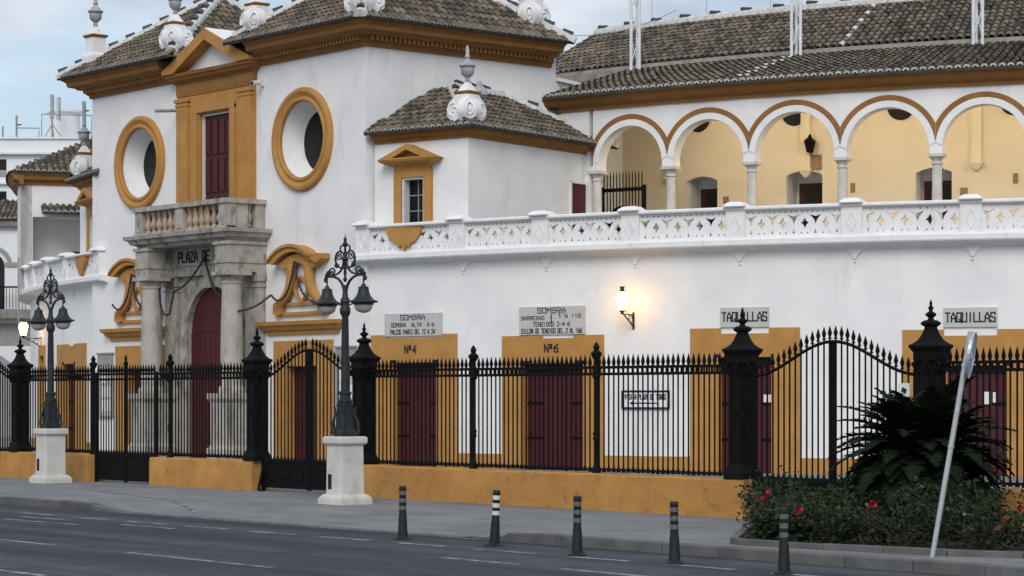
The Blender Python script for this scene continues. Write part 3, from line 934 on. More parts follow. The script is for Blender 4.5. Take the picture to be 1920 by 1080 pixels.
# iron gate at the left end of the gallery
g = thing('iron_gate', 'tall black spiked iron gate closing the left end of the arcade', 'gate', RP(14.0, 35.2, 5.46), rad(14.2))
gb = MB(); gb.box(-0.012, 0.012, -0.012, 0.012, 0, 2.35); gb.frustum(0, 0, 0.03, 0.03, 2.35, 0.004, 0.004, 2.52)
gm = mesh_of(gb, 'bar', 'iron')
for i in range(13):
    link_copy(gm, 'bar', g, loc=(-0.62 + i * 1.24 / 12, 0, 0))
gb = MB(); gb.box(-0.66, 0.66, -0.02, 0.02, 1.95, 2.05); gb.box(-0.66, 0.66, -0.02, 0.02, 0.1, 0.16); gb.build('rail', 'iron', g)
gb = MB(); gb.box(-0.72, -0.66, -0.03, 0.03, 0, 2.1); gb.build('frame', 'iron', g)
gb = MB(); gb.box(0.66, 0.74, -0.03, 0.03, 0, 2.1); gb.build('frame', 'iron', g)
gb = MB(); gb.plate([(-0.62, 0.16), (0.62, 0.16)] + arc(0, 0.95, 0.62, 0, PI, 16), (), 0.012, 0.03); gb.build('backing_sheet', 'iron', g)
# lantern and clay plaque over a doorway
lt = thing('lantern', 'small dark lantern hung above the clay plaque on the cream arcade wall', 'lantern', RP(22.05, 33.52, 8.36), rad(22.05))
q = MB(); q.frustum(0, 0, 0.14, 0.14, 0.0, 0.24, 0.24, 0.28); q.frustum(0, 0, 0.28, 0.28, 0.28, 0.10, 0.10, 0.40); q.lathe([(0.04, 0.40), (0.05, 0.44), (0.01, 0.50)], seg=8); q.build('lantern_body', 'iron', lt)
q = MB(); q.tube([(0, 0.2, 0.05), (0, 0.05, -0.06), (0, 0, 0.0)], 0.012); q.build('bracket', 'iron', lt)
pq = thing('plaque', 'framed clay relief plaque under the small dark lantern in the arcade', 'plaque', RP(22.05, 33.3, 7.92), rad(22.05))
q = MB(); q.plate([(-0.25, 0), (0.25, 0), (0.25, 0.39), (-0.25, 0.39)], [[(-0.21, 0.04), (0.21, 0.04), (0.21, 0.35), (-0.21, 0.35)]], -0.06, 0.0); q.build('frame', 'clay_plaque', pq)
q = MB(); q.box(-0.21, 0.21, -0.035, 0.0, 0.04, 0.35); q.lathe([(0.09, 0.12), (0.07, 0.26)], 0.02, -0.03, 10, sy=0.2); q.build('relief_panel', 'clay_plaque', pq)
for k, (p, h, w, lab) in enumerate(((17.62, 7.10, 0.17, 'small brown wall tile beside the leftmost arcade doorway'), (29.15, 7.08, 0.2, 'small brown wall tile right of the rightmost arcade doorway'),
                                    (13.6 + 0.9, 7.2, 0.12, 'small brown wall tile behind the iron gate of the arcade'), (24.0, 7.25, 0.13, 'small brown wall tile right of the plaque bay behind a column'), (31.45, 7.35, 0.13, 'small brown upright wall tile at the far right of the arcade'))):
    q = MB(); q.box(-w / 2, w / 2, -0.02, 0.0, h, h + (0.2 if k < 2 else 0.26)); o = q.build('wall_tile', 'clay_plaque'); o.location = RP(p, 33.3, 0); o.rotation_euler.z = rad(p)
    tag(o, lab, 'wall tile')
# lattice masts on the roof
for k, (p, lab) in enumerate(((12.54, 'white lattice floodlight mast nearest the gatehouse on the arcade roof'), (21.19, 'white lattice floodlight mast in the middle of the arcade roof'), (29.72, 'white lattice floodlight mast at the right end of the arcade roof'))):
    ms = thing('lattice_mast', lab, 'mast', RP(p, 33.25, 11.0), rad(p + 20), 'floodlight masts on the arcade roof')
    w0, w1, h_ = 0.12, (0.24 if k == 0 else 0.11), 7.0
    legs = [(-1, -1), (1, -1), (0, 1)]
    for lx, ly in legs:
        q = MB(); q.tube([(lx * w0, ly * w0, -0.3), (lx * w0, ly * w0, 1.6), (lx * w1, ly * w1, h_)], 0.045, 8); q.build('leg', 'white_paint', ms, 40)
    nseg = 9
    for i in range(nseg):
        z0, z1 = 0.2 + i * 0.75, 0.2 + (i + 1) * 0.75
        W = lambda z: w0 if z < 1.6 else w0 + (w1 - w0) * (z - 1.6) / (h_ - 1.6)
        q = MB()
        for j in range(3):
            a, c = legs[j], legs[(j + 1) % 3]
            if i % 2: a, c = c, a
            q.tube([(a[0] * W(z0), a[1] * W(z0), z0), (c[0] * W(z1), c[1] * W(z1), z1)], 0.016, 5)
        q.build('brace', 'white_paint', ms)
def cable(name, lab, pts, r=0.010):
    q = MB(); q.tube(pts, r, 5); o = q.build(name, 'grey_trim'); tag(o, lab, 'cable')
    return o
cable('cable', 'thin cable strung from the gatehouse roof to the first white mast', [RP(7.5 + 7.3 * i / 10, 33.2, 12.35 + 0.25 * i / 10 - 0.3 * (1 - ((i - 5) / 5) ** 2)) for i in range(11)])
for p, lab in ((8.5, 'thin vertical cable rising behind the gatehouse finial'), (12.4, 'thin vertical cable rising behind the ridge, left of the first mast'), (16.6, 'thin vertical cable rising behind the ridge, right of the first mast')):
    cable('cable', lab, [RP(p, 29.5, 12.5), RP(p, 29.5, 17.5)], 0.008)

# ================================================================ GATEHOUSE (entrance tower)
GX, GY = -56.27, 36.0
HW_, DP = 7.07, 6.2
gate = thing('gatehouse', 'white gatehouse with round windows, ochre cornice and twin tiled hipped roofs', 'gatehouse', (GX, GY, 0))
CIRC = 4.22; CZ = 8.70
b = MB()
holes = [arc(sx * CIRC, CZ, 1.05, 0, 2 * PI, 40)[:-1] for sx in (-1, 1)]
holes += [[(sx * 4.24 - 0.7, 0.02), (sx * 4.24 + 0.7, 0.02), (sx * 4.24 + 0.7, 2.6), (sx * 4.24 - 0.7, 2.6)] for sx in (-1, 1)]
holes.append([(-0.77, 6.43), (0.77, 6.43), (0.77, 9.81), (-0.77, 9.81)])
b.plate([(-HW_, 0), (HW_, 0), (HW_, 11.3), (-HW_, 11.3)], holes, 0.0, 0.35)
b.box(HW_ - 0.35, HW_ - 0.0005, 0.3505, DP, 0, 11.3)
b.box(-HW_ + 0.0005, -HW_ + 0.35, 0.3505, DP, 0, 11.3)
b.box(-HW_, HW_, DP, DP + 0.3, 0, 11.3)
b.build('wall', 'white', gate)
# lower wing that ties the gatehouse into the arcade
b = MB(); b.box(HW_ - 3.0, HW_ - 0.001, DP + 0.3005, DP + 3.4, 5.4, 10.55); b.build('link_wall', 'white', gate)
b = MB(); b.add([(HW_ - 3, DP + 0.3, 10.95), (HW_ + 0.12, DP + 0.3, 10.62), (HW_ + 0.12, DP + 2.5, 10.42), (HW_ - 3, DP + 2.5, 10.75),
                 (HW_ - 3, DP + 0.3, 10.85), (HW_ + 0.12, DP + 0.3, 10.52), (HW_ + 0.12, DP + 2.5, 10.32), (HW_ - 3, DP + 2.5, 10.65)],
                [(0, 1, 2, 3), (1, 5, 6, 2), (4, 7, 6, 5), (0, 4, 5, 1), (2, 6, 7, 3)]); b.build('flashing', 'white_trim', gate)
b = MB(); b.tube([(HW_ + 0.06, DP + 0.45, 10.6), (HW_ + 0.06, DP + 0.45, 9.3)], 0.03, 6); b.build('downpipe', 'grey_trim', gate)
# round windows
for sx in (-1, 1):
    w = MB()
    n = 40
    ring0 = [(sx * CIRC + 1.05 * math.cos(2 * PI * i / n), 0.002, CZ + 1.05 * math.sin(2 * PI * i / n)) for i in range(n)]
    ring1 = [(sx * CIRC + 0.83 * math.cos(2 * PI * i / n), 0.62, CZ + 0.83 * math.sin(2 * PI * i / n)) for i in range(n)]
    w.add(ring0 + ring1, [(i, n + i, n + (i + 1) % n, (i + 1) % n) for i in range(n)])
    wo = w.build('round_window', 'white', gate, smooth=40)
    p_ = MB(); p_.plate(arc(sx * CIRC, CZ, 0.85, 0, 2 * PI, 32)[:-1], (), 0.60, 0.64); p_.build('pane', 'glass_dark', wo)
    fr = MB()
    prof = [(1.02, 0.0), (1.02, -0.07), (1.06, -0.11), (1.12, -0.10), (1.15, -0.07), (1.20, -0.09), (1.28, -0.14), (1.36, -0.12), (1.40, -0.06), (1.40, 0.0)]
    n = 48; m = len(prof)
    vs = [(sx * CIRC + r * math.cos(2 * PI * i / n), y, CZ + r * math.sin(2 * PI * i / n)) for i in range(n) for r, y in prof]
    fr.add(vs, [(i * m + j, i * m + j + 1, ((i + 1) % n) * m + j + 1, ((i + 1) % n) * m + j) for i in range(n) for j in range(m - 1)])
    fr.build('window_frame', 'ochre', wo, smooth=35)
    gb_ = MB()
    gb_.box(sx * CIRC - 0.02, sx * CIRC + 0.02, 0.57, 0.597, CZ - 0.8, CZ + 0.8); gb_.box(sx * CIRC - 0.8, sx * CIRC + 0.8, 0.575, 0.595, CZ - 0.02, CZ + 0.02)
    gb_.build('glazing_bar', 'black', wo)
# cornices of the two wings
CPROF = [(-0.05, 10.88), (0.06, 10.88), (0.08, 10.97), (0.14, 11.0), (0.16, 11.12), (0.34, 11.15), (0.38, 11.20), (0.52, 11.23), (0.56, 11.25), (0.58, 11.36), (0.66, 11.43), (0.70, 11.44), (0.70, 11.48), (-0.05, 11.48)]
b = MB(); b.sweep([(2.262, -0.001), (HW_, -0.001), (HW_, DP + 0.1)], CPROF); b.build('cornice', 'ochre_dark', gate)
b = MB(); b.sweep([(-HW_, DP + 0.1), (-HW_, -0.001), (-2.262, -0.001)], CPROF); b.build('cornice', 'ochre_dark', gate)
b = MB()
for x in frange(2.4, HW_, 0.15): b.box(x - 0.04, x + 0.04, -0.30, -0.15, 11.02, 11.14); b.box(-x - 0.04, -x + 0.04, -0.30, -0.15, 11.02, 11.14)
for y in frange(0.0, DP - 0.2, 0.15): b.box(HW_ + 0.15, HW_ + 0.30, y - 0.04, y + 0.04, 11.02, 11.14)
o = b.build('dentil_course', 'ochre_dark', gate); o['kind'] = 'stuff'
ZE = 11.50
rf_r = hip_roof(gate, 1.45, HW_ + 0.78, -0.78, DP + 0.3, (4.65, 3.0), (4.65, 3.0), ZE, 14.0, 'fr', starts=(0.35, 0, 0, 0))
rf_l = hip_roof(gate, -HW_ - 0.78, -1.45, -0.78, DP + 0.3, (-4.65, 3.0), (-4.65, 3.0), ZE, 14.0, 'fr', starts=(0, 0.35, 0, 0))

def finial_mesh_parts(scale=1.0, scroll=True):
    ped = MB()
    ped.stack(0, 0, [(0.56, -0.22), (0.58, 0.02), (0.56, 0.08), (0.46, 0.16), (0.42, 0.45), (0.42, 0.60)]); ped.stack(0, 0, [(0.40, 0.67), (0.34, 0.70), (0.12, 0.90)])
    cap = MB(); cap.stack(0, 0, [(0.46, 0.59), (0.52, 0.63), (0.53, 0.66), (0.42, 0.68)])
    urn = MB(); urn.lathe([(0.05, 0.88), (0.07, 0.96), (0.05, 1.02), (0.10, 1.06), (0.16, 1.12), (0.18, 1.22), (0.17, 1.28), (0.22, 1.32), (0.22, 1.35), (0.15, 1.40), (0.09, 1.47), (0.05, 1.52), (0.075, 1.56), (0.05, 1.62), (0.045, 1.80), (0.02, 1.86)], seg=14)
    return ped, cap, urn
_fin = []
def finial(parent, loc, sc=1.0, face=0.0, scroll=True, rz=0.0):
    if not _fin:
        ped, cap, urn = finial_mesh_parts()
        _fin.extend([mesh_of(ped, 'finial', 'white_trim'), mesh_of(cap, 'finial_cap', 'ochre_dark'), mesh_of(urn, 'urn', 'ceramic', 40)])
        sm = MB()
        for sx in (-1, 1):
            sm.tube(spiral(sx * 0.24, 0.18, 0.20, 1.6, PI / 2 if sx > 0 else PI / 2, -sx, 26, -0.26), 0.035, 6)
        out = [(-0.18, 0.58), (-0.24, 0.50), (-0.40, 0.40), (-0.48, 0.22), (-0.46, 0.04), (-0.36, -0.06), (-0.34, -0.14), (0.34, -0.14), (0.36, -0.06), (0.46, 0.04), (0.48, 0.22), (0.40, 0.40), (0.24, 0.50), (0.18, 0.58)]
        sm.plate(out, (), -0.25, -0.02)
        _fin.append(mesh_of(sm, 'scroll', 'white_trim', 40))
    o = link_copy(_fin[0], 'finial', parent)
    o.location = loc; o.scale = (sc, sc, sc); o.rotation_euler.z = rz
    link_copy(_fin[1], 'finial_cap', o); link_copy(_fin[2], 'urn', o)
    if scroll:
        s = link_copy(_fin[3], 'scroll', o); s.rotation_euler.z = face
        s2 = link_copy(_fin[3], 'scroll', o); s2.rotation_euler.z = face + PI / 2
    return o
e_ = 0.85
for x, y, sc in ((1.45 + e_ * 0.8, -0.78 + e_ * 0.8, 1.0), (HW_ + 0.78 - e_ * 0.55, -0.78 + e_ * 0.55, 1.05), (HW_ + 0.78 - e_, DP + 0.3 - e_, 1.05), (-1.45 - e_ * 0.8, -0.78 + e_ * 0.8, 1.0)):
    finial(gate, (x, y, ZE + 0.72 * min(e_, y + 0.78 if y < 3 else e_) - 0.05), sc, 0.0)
finial(gate, (-HW_ - 0.78 + e_, -0.78 + e_, ZE + 0.72 * e_), 1.08, 0.0, scroll=False)

# central bay with the balcony door
BY = -0.12
b = MB()
b.plate([(-1.95, 6.4), (1.95, 6.4), (1.95, 10.42), (-1.95, 10.42)], [[(-0.78, 6.42), (0.78, 6.42), (0.78, 9.82), (-0.78, 9.82)]], BY, 0.02)
bay = b.build('window_bay', 'ochre', gate)
b = MB()
for sx in (-1, 1):
    b.box(sx * 1.63 - 0.30, sx * 1.63 + 0.30, BY - 0.07, BY + 0.002, 6.4, 10.12)
    b.box(sx * 1.63 - 0.34, sx * 1.63 + 0.34, BY - 0.09, BY + 0.003, 10.12, 10.18)
    b.box(sx * 1.63 - 0.38, sx * 1.63 + 0.38, BY - 0.11, BY + 0.004, 10.24, 10.34)
    b.box(sx * 1.63 - 0.31, sx * 1.63 + 0.31, BY - 0.075, BY + 0.005, 10.18, 10.24)
    b.build('pilaster', 'ochre', bay); b = MB()
for sx in (-1, 1):
    b.box(sx * 0.98 - 0.13, sx * 0.98 + 0.13, BY - 0.06, BY + 0.002, 6.4, 9.95)
b.box(-1.11, 1.11, BY - 0.065, BY + 0.003, 9.86, 10.06)
b.build('architrave', 'ochre', bay)
b = MB(); b.plate([(-0.768, 6.432), (0.768, 6.432), (0.768, 9.808), (-0.768, 9.808)], [[(-0.735, 6.44), (0.735, 6.44), (0.735, 9.76), (-0.735, 9.76)]], -0.03, 0.10); b.build('white_frame', 'white_paint', bay)
b = MB(); b.box(-0.74, 0.74, 0.06, 0.10, 6.44, 9.77)
dr = b.build('balcony_door', 'maroon', bay)
pn = MB(); pn.box(-0.15, 0.15, 0.025, 0.06, 0, 0.98); pn.box(-0.11, 0.11, 0.012, 0.026, 0.06, 0.92)
pnm = mesh_of(pn, 'door_panel', 'maroon')
for i in range(4):
    for j in range(3):
        link_copy(pnm, 'shutter_panel', bay, loc=(-0.545 + i * 0.363, 0, 6.5 + j * 1.08))
# entablature and pediment
ENT = [(-0.1, 10.40), (0.02, 10.40), (0.04, 10.52), (0.04, 10.74), (0.08, 10.78), (0.20, 10.86), (0.23, 10.92), (0.28, 10.95), (0.31, 11.04), (-0.1, 11.04)]
b = MB(); b.sweep([(-1.95, 0.05), (-1.95, BY), (1.95, BY), (1.95, 0.05)], ENT); b.box(-1.95, 1.95, BY, 0.3, 10.41, 11.03); b.build('entablature', 'ochre_dark', bay)
b = MB()
for sx in (-1, 1):                               # raking cornice
    p0, p1 = (sx * 2.26, 11.045), (0.0, 12.02)
    th = 0.26
    b.plate([p0, (sx * 2.26, 11.045 + 0.10), (0, 12.02 + 0.13), (0, 12.02 - th + 0.08), (sx * 1.66, 11.045)][:: (1 if sx < 0 else -1)], (), BY - 0.36, 0.4)
b.build('pediment', 'ochre', bay)
b = MB(); b.plate([(-1.75, 11.045), (1.75, 11.045), (0, 11.86)], (), BY + 0.04, BY + 0.2); b.build('tympanum', 'white', bay)
b = MB()
for sx in (-1, 1):
    a, c = (sx * 2.20, 11.16), (0, 12.155)
    b.add([(a[0], BY - 0.31, a[1]), (c[0], BY - 0.31, c[1] + 0.02), (c[0], 1.6, c[1] + 0.02), (a[0], 1.6, a[1]), (a[0], BY - 0.31, a[1] - 0.02), (c[0], BY - 0.31, c[1] - 0.02), (c[0], 1.6, c[1] - 0.02), (a[0], 1.6, a[1] - 0.02)],
          [(0, 1, 2, 3), (0, 4, 5, 1), (3, 2, 6, 7)])
b.plate([(-2.2, 11.1), (2.2, 11.1), (0, 12.1)], (), 0.45, 1.5)
b.build('pediment_roof', 'white_trim', bay)
# side doors with stepped surrounds and cornice
for sx in (-1, 1):
    cx = sx * 4.24
    b = MB(); b.plate([(cx - 1.38, 0), (cx + 1.38, 0), (cx + 1.38, 3.30), (cx - 1.38, 3.30)], [[(cx - 0.70, 0.002), (cx + 0.70, 0.002), (cx + 0.70, 2.6), (cx - 0.70, 2.6)]], -0.05, 0.01)
    sd = b.build('side_door', 'ochre', gate)
    b = MB(); b.plate([(cx - 1.02, 0), (cx + 1.02, 0), (cx + 1.02, 2.88), (cx - 1.02, 2.88)], [[(cx - 0.72, 0.003), (cx + 0.72, 0.003), (cx + 0.72, 2.62), (cx - 0.72, 2.62)]], -0.09, -0.045)
    b.build('inner_frame', 'ochre', sd)
    for q in (-1, 1):
        b = MB(); b.box(cx + q * 0.70 - 0.014, cx + q * 0.70 + 0.014, -0.04, 0.24, 0.02, 2.59); b.build('door_jamb', 'ochre', sd)
    b = MB(); b.box(cx - 0.70, cx + 0.70, 0.24, 0.29, 0.02, 2.6); b.build('door_leaf', 'maroon', sd)
    pk = MB(); pk.box(-0.085, 0.085, 0.215, 0.24, 0.05, 2.57); pkm = mesh_of(pk, 'plank', 'maroon')
    for i in range(8): link_copy(pkm, 'plank', sd, loc=(cx - 0.70 + (i + 0.5) * 0.175, 0, 0))
    b = MB(); b.sweep([(cx - 1.62, 0.02), (cx - 1.62, -0.02), (cx + 1.62, -0.02), (cx + 1.62, 0.02)], [(-0.02, 3.46), (0.04, 3.46), (0.06, 3.55), (0.14, 3.60), (0.20, 3.70), (0.26, 3.72), (0.28, 3.82), (-0.02, 3.84)])
    b.box(cx - 1.6, cx + 1.6, -0.03, 0.01, 3.47, 3.83); b.build('door_cornice', 'ochre', sd)
    # ochre broken-scroll ornament above the door
    b = MB()
    top = 5.42
    up_ = [(cx + p.x, top + p.z) for p in bez((-1.30, 0, -0.02), (-0.85, 0, 0.42), (-0.10, 0, 0.66), (0.62, 0, 0.20), 18)] + [(cx + 0.80, top + 0.15), (cx + 1.22, top + 0.16), (cx + 1.22, top + 0.02), (cx + 1.12, top - 0.06)]
    lo_ = [(cx + 1.02, top - 0.08), (cx + 0.80, top + 0.0)] + [(cx + p.x, top + p.z) for p in bez((0.60, 0, 0.06), (0.0, 0, 0.42), (-0.60, 0, 0.24), (-1.02, 0, -0.06), 14)]
    b.plate(up_ + lo_, (), -0.34, 0.01)
    b.plate([(x_, z_ + 0.02) for x_, z_ in up_[1:20]] + [(x_, z_ - 0.06) for x_, z_ in reversed(up_[1:20])], (), -0.40, -0.33)
    b.plate([(cx - 0.95, top - 0.05), (cx - 0.5, top + 0.15), (cx, top + 0.21), (cx + 0.5, top + 0.11), (cx + 0.95, top - 0.05), (cx + 0.70, top - 0.20), (cx + 0.25, top - 0.12), (cx, top - 0.02), (cx - 0.25, top - 0.12), (cx - 0.70, top - 0.2)], (), -0.20, 0.012)
    for q in (-1, 1):
        cv = bez((cx + q * 0.42, 0, top - 0.06), (cx + q * 0.36, 0, top - 0.62), (cx + q * 0.56, 0, top - 0.98), (cx + q * 1.14, 0, top - 1.20), 16)
        b.tube([(p.x, -0.12, p.z) for p in cv], [0.18 - 0.003 * i for i in range(17)], 8, flat=0.75, up=(0, 1, 0))
        b.tube(spiral(cx + q * 1.08, top - 1.32, 0.15, 1.3, PI / 2, q, 16, -0.12), 0.06, 6)
        b.box(cx + q * 1.05 - 0.20, cx + q * 1.05 + 0.20, -0.16, 0.011, 4.02, 4.30)
        iv = bez((cx, -0.08, top - 0.42), (cx + q * 0.40, -0.08, top - 0.65), (cx + q * 0.36, -0.08, top - 0.80), (cx + q * 0.02, -0.08, top - 1.12), 10)
        b.tube(iv, 0.055, 6, up=(0, 1, 0))
    b.box(cx - 1.02, cx + 1.02, -0.09, 0.012, 4.24, 4.33)
    b.box(cx - 1.02, cx + 1.02, -0.10, 0.013, 3.98, 4.07)
    b.box(cx - 0.14, cx + 0.14, -0.105, 0.014, 4.24, 4.42)
    b.build('scroll_ornament', 'ochre', sd, smooth=40)
# rain spout and small camera
b = MB(); b.tube([(-2.0, -0.02, 10.06), (-2.0, -0.85, 9.98)], 0.05, 8); o = b.build('rain_spout', 'ceramic', gate, 40)
cc2 = thing('security_camera', 'small white security camera on the wall right of the pediment', 'camera', (GX + 2.30, GY, 10.42))
b = MB(); b.tube([(0, -0.12, 0), (0.08, -0.42, -0.05)], 0.06, 10); b.build('camera_body', 'white_paint', cc2, 40)
b = MB(); b.tube([(0.081, -0.424, -0.0507), (0.083, -0.432, -0.052)], 0.048, 10); b.build('camera_lens', 'black', cc2)
b = MB(); b.box(-0.05, 0.05, -0.14, 0, -0.1, 0.1); b.build('camera_bracket', 'white_paint', cc2)

# ================================================================ STONE PORTAL WITH BALCONY
por = thing('stone_portal', 'weathered grey stone portal with twin columns and a balustraded balcony', 'portal', (GX, GY, 0))
b = MB()
b.sweep([(-2.42, 0.02), (-2.42, -1.12), (2.42, -1.12), (2.42, 0.02)], [(-0.3, 6.02), (0.02, 6.02), (0.06, 6.10), (0.20, 6.14), (0.24, 6.24), (0.33, 6.27), (0.35, 6.37), (-0.3, 6.37)])
b.box(-2.40, 2.40, -1.10, -0.003, 6.03, 6.365)
b.build('balcony_slab', 'stone', por)
for sx in (-1, 1):
    x = sx * 2.1
    b = MB(); b.stack(x, -0.9, [(1.00, 0.0), (1.00, 0.35), (0.92, 0.42), (0.84, 0.46), (0.84, 1.62), (0.94, 1.70), (0.98, 1.74), (0.98, 1.88)])
    b.box(x - 0.42, x + 0.42, -0.5, -0.01, 0, 1.88); b.build('pedestal', 'stone_mid', por)
    b = MB(); b.lathe([(0.38, 1.88), (0.38, 1.98), (0.36, 2.04), (0.31, 2.08), (0.30, 2.14), (0.31, 3.0), (0.30, 3.8), (0.265, 4.86), (0.29, 4.88), (0.29, 4.94)], x, -0.9, 24)
    col = b.build('column', 'stone_mid', por, smooth=40)
    b = MB(); b.lathe([(0.27, 4.94), (0.28, 5.02), (0.36, 5.10)], x, -0.9, 24); b.box(x - 0.40, x + 0.40, -1.30, -0.5, 5.10, 5.20); b.build('capital', 'stone', col, smooth=40)
    b = MB(); b.box(x - 0.34, x + 0.34, -1.22, -0.003, 5.20, 5.44); b.box(x - 0.37, x + 0.37, -1.25, -0.003, 5.44, 5.50); b.box(x - 0.35, x + 0.35, -1.23, -0.003, 5.50, 5.94); b.box(x - 0.40, x + 0.40, -1.28, -0.003, 5.94, 6.03)
    b.build('entablature_block', 'stone', por)
    b = MB(); b.box(x - 0.32, x + 0.32, -0.26, -0.002, 0, 4.96); b.box(x - 0.37, x + 0.37, -0.32, -0.0025, 4.96, 5.20); b.box(x - 0.35, x + 0.35, -0.30, -0.003, 4.80, 4.86)
    b.build('pilaster', 'stone', por)
b = MB(); b.box(-1.76, 1.76, -0.40, -0.002, 5.50, 6.03); b.build('frieze', 'stone', por)
b = MB(); b.box(-1.76, 1.76, -0.36, -0.002, 5.22, 5.495); b.build('architrave', 'stone', por)
b = MB(); lettering(b, 'PLAZA DE TOROS', 0, 5.62, 0.27, 2.9, 0.2, y=-0.41, th=0.012); b.build('inscription', 'letter', por)['kind'] = 'stuff'
b = MB(); b.plate([(-1.74, 0.0), (-1.30, 0.0), (-1.30, 3.62)] + arc(0, 3.62, 1.30, PI, 0, 24)[1:-1] + [(1.30, 3.62), (1.30, 0), (1.74, 0), (1.74, 5.22), (-1.74, 5.22)], (), -0.16, -0.001)
b.build('arch_wall', 'stone', por)
b = MB(); b.plate(arc(0, 3.62, 1.62, 0, PI, 24) + [(-1.62, 0)] + [(-1.30, 0)] + arc(0, 3.62, 1.30, PI, 0, 24) + [(1.30, 0), (1.62, 0)], (), -0.24, -0.15)
b.build('arch_moulding', 'stone', por)
b = MB(); b.plate([(-0.15, 4.86), (0.15, 4.86), (0.22, 5.3), (-0.22, 5.3)], (), -0.34, -0.14); b.build('keystone', 'stone', por)
b = MB(); b.plate([(-1.30, 0.02), (1.30, 0.02), (1.30, 3.62)] + arc(0, 3.62, 1.30, 0, PI, 24)[1:-1] + [(-1.30, 3.62)], (), -0.05, -0.02)
pd = b.build('portal_door', 'maroon', por)
pk = MB(); pk.box(-0.12, 0.12, -0.075, -0.05, 0.05, 3.6); pkm = mesh_of(pk, 'plank', 'maroon')
for i in range(10): link_copy(pkm, 'plank', pd, loc=(-1.30 + (i + 0.5) * 0.26, 0, 0))
b = MB(); b.plate(arc(0, 3.62, 1.27, 0, PI, 24), (), -0.07, -0.051); b.build('door_head', 'maroon', pd)
# balcony balustrade
b = MB()
for x, w in ((-2.22, 0.36), (-0.02, 0.42), (2.22, 0.40)):
    b.box(x - w / 2, x + w / 2, -1.27, -0.97, 6.37, 7.06); b.box(x - w / 2 + 0.06, x + w / 2 - 0.06, -1.285, -1.26, 6.48, 6.98); b.build('balcony_pier', 'stone', por); b = MB()
for sx in (-1, 1):
    b.box(sx * 2.22 - 0.15, sx * 2.22 + 0.15, -0.97, -0.55, 6.372, 7.055); b.build('balcony_pier', 'stone', por); b = MB(); b.box(sx * 2.22 - 0.17, sx * 2.22 + 0.17, -0.32, -0.02, 6.371, 7.058); b.build('balcony_pier', 'stone', por); b = MB()
b = MB(); b.box(-2.46, 2.46, -1.32, -0.93, 7.06, 7.19); b.box(2.03, 2.46, -0.93, -0.001, 7.061, 7.189); b.box(-2.46, -2.03, -0.93, -0.001, 7.061, 7.189); b.build('balcony_rail', 'stone', por)
b = MB(); b.box(-2.42, 2.42, -1.30, -0.95, 6.368, 6.44); b.build('balcony_plinth', 'stone', por)
bl_ = MB(); bl_.lathe([(0.085, 6.44), (0.085, 6.48), (0.05, 6.52), (0.09, 6.60), (0.105, 6.68), (0.07, 6.78), (0.045, 6.86), (0.06, 6.90), (0.085, 6.98), (0.085, 7.06)], seg=10)
blm = mesh_of(bl_, 'baluster', 'stone_warm', 40)
for x0, x1 in ((-2.04, -0.23), (0.19, 2.02)):
    for i in range(6): link_copy(blm, 'baluster', por, loc=(x0 + (i + 0.5) * (x1 - x0) / 6, -1.12, 0))
for sx in (-1, 1): link_copy(blm, 'baluster', por, loc=(sx * 2.22, -0.435, 0))

# chains draped over the portal and the side ornaments
def chain(lab, pts, loc):
    q = MB()
    dense = []
    for a, c in zip(pts, pts[1:]):
        a, c = Vector(a), Vector(c); n = max(2, int((c - a).length / 0.05))
        dense += [a + (c - a) * i / n for i in range(n)]
    dense.append(Vector(pts[-1]))
    rs = [0.024 + 0.012 * (i % 2) for i in range(len(dense))]
    q.tube(dense, rs, 6)
    o = q.build('chain', 'chain'); o.location = loc
    return tag(o, lab, 'chain', 'chains hung on the gatehouse front')
def sag(a, c, d, n=12):
    a, c = Vector(a), Vector(c)
    return [a + (c - a) * t - Vector((0, 0, 4 * d * t * (1 - t))) for t in [i / n for i in range(n + 1)]]
chain('dark chain hung from the portal inscription to the left stone column', sag((0, -0.45, 5.72), (-1.78, -0.86, 4.88), 0.42)[:9] + bez((-1.20, -0.75, 4.22), (-1.45, -0.8, 4.02), (-1.72, -0.85, 4.0), (-1.76, -0.86, 4.9), 6)[1:], (GX, GY, 0))
chain('dark chain hung from the portal inscription to the right stone column', sag((0, -0.45, 5.72), (1.70, -0.80, 4.7), 0.5), (GX, GY, 0))
chain('dark chain slung from the right stone column to the right scroll ornament', sag((2.40, -0.9, 4.12), (3.10, -0.30, 4.55), 0.10), (GX, GY, 0))
for sx in (-1, 1):
    cx = sx * 4.24
    chain('dark chain draped through the ochre scroll ornament %s of the portal' % ('left' if sx < 0 else 'right'),
          bez((cx - 1.12, -0.30, 4.55), (cx - 0.6, -0.32, 4.1), (cx - 0.15, -0.32, 4.6), (cx - 0.02, -0.3, 5.40), 12) + bez((cx + 0.02, -0.3, 5.40), (cx + 0.15, -0.32, 4.7), (cx + 0.5, -0.32, 4.3), (cx + 1.05, -0.3, 4.28), 12), (GX, GY, 0))

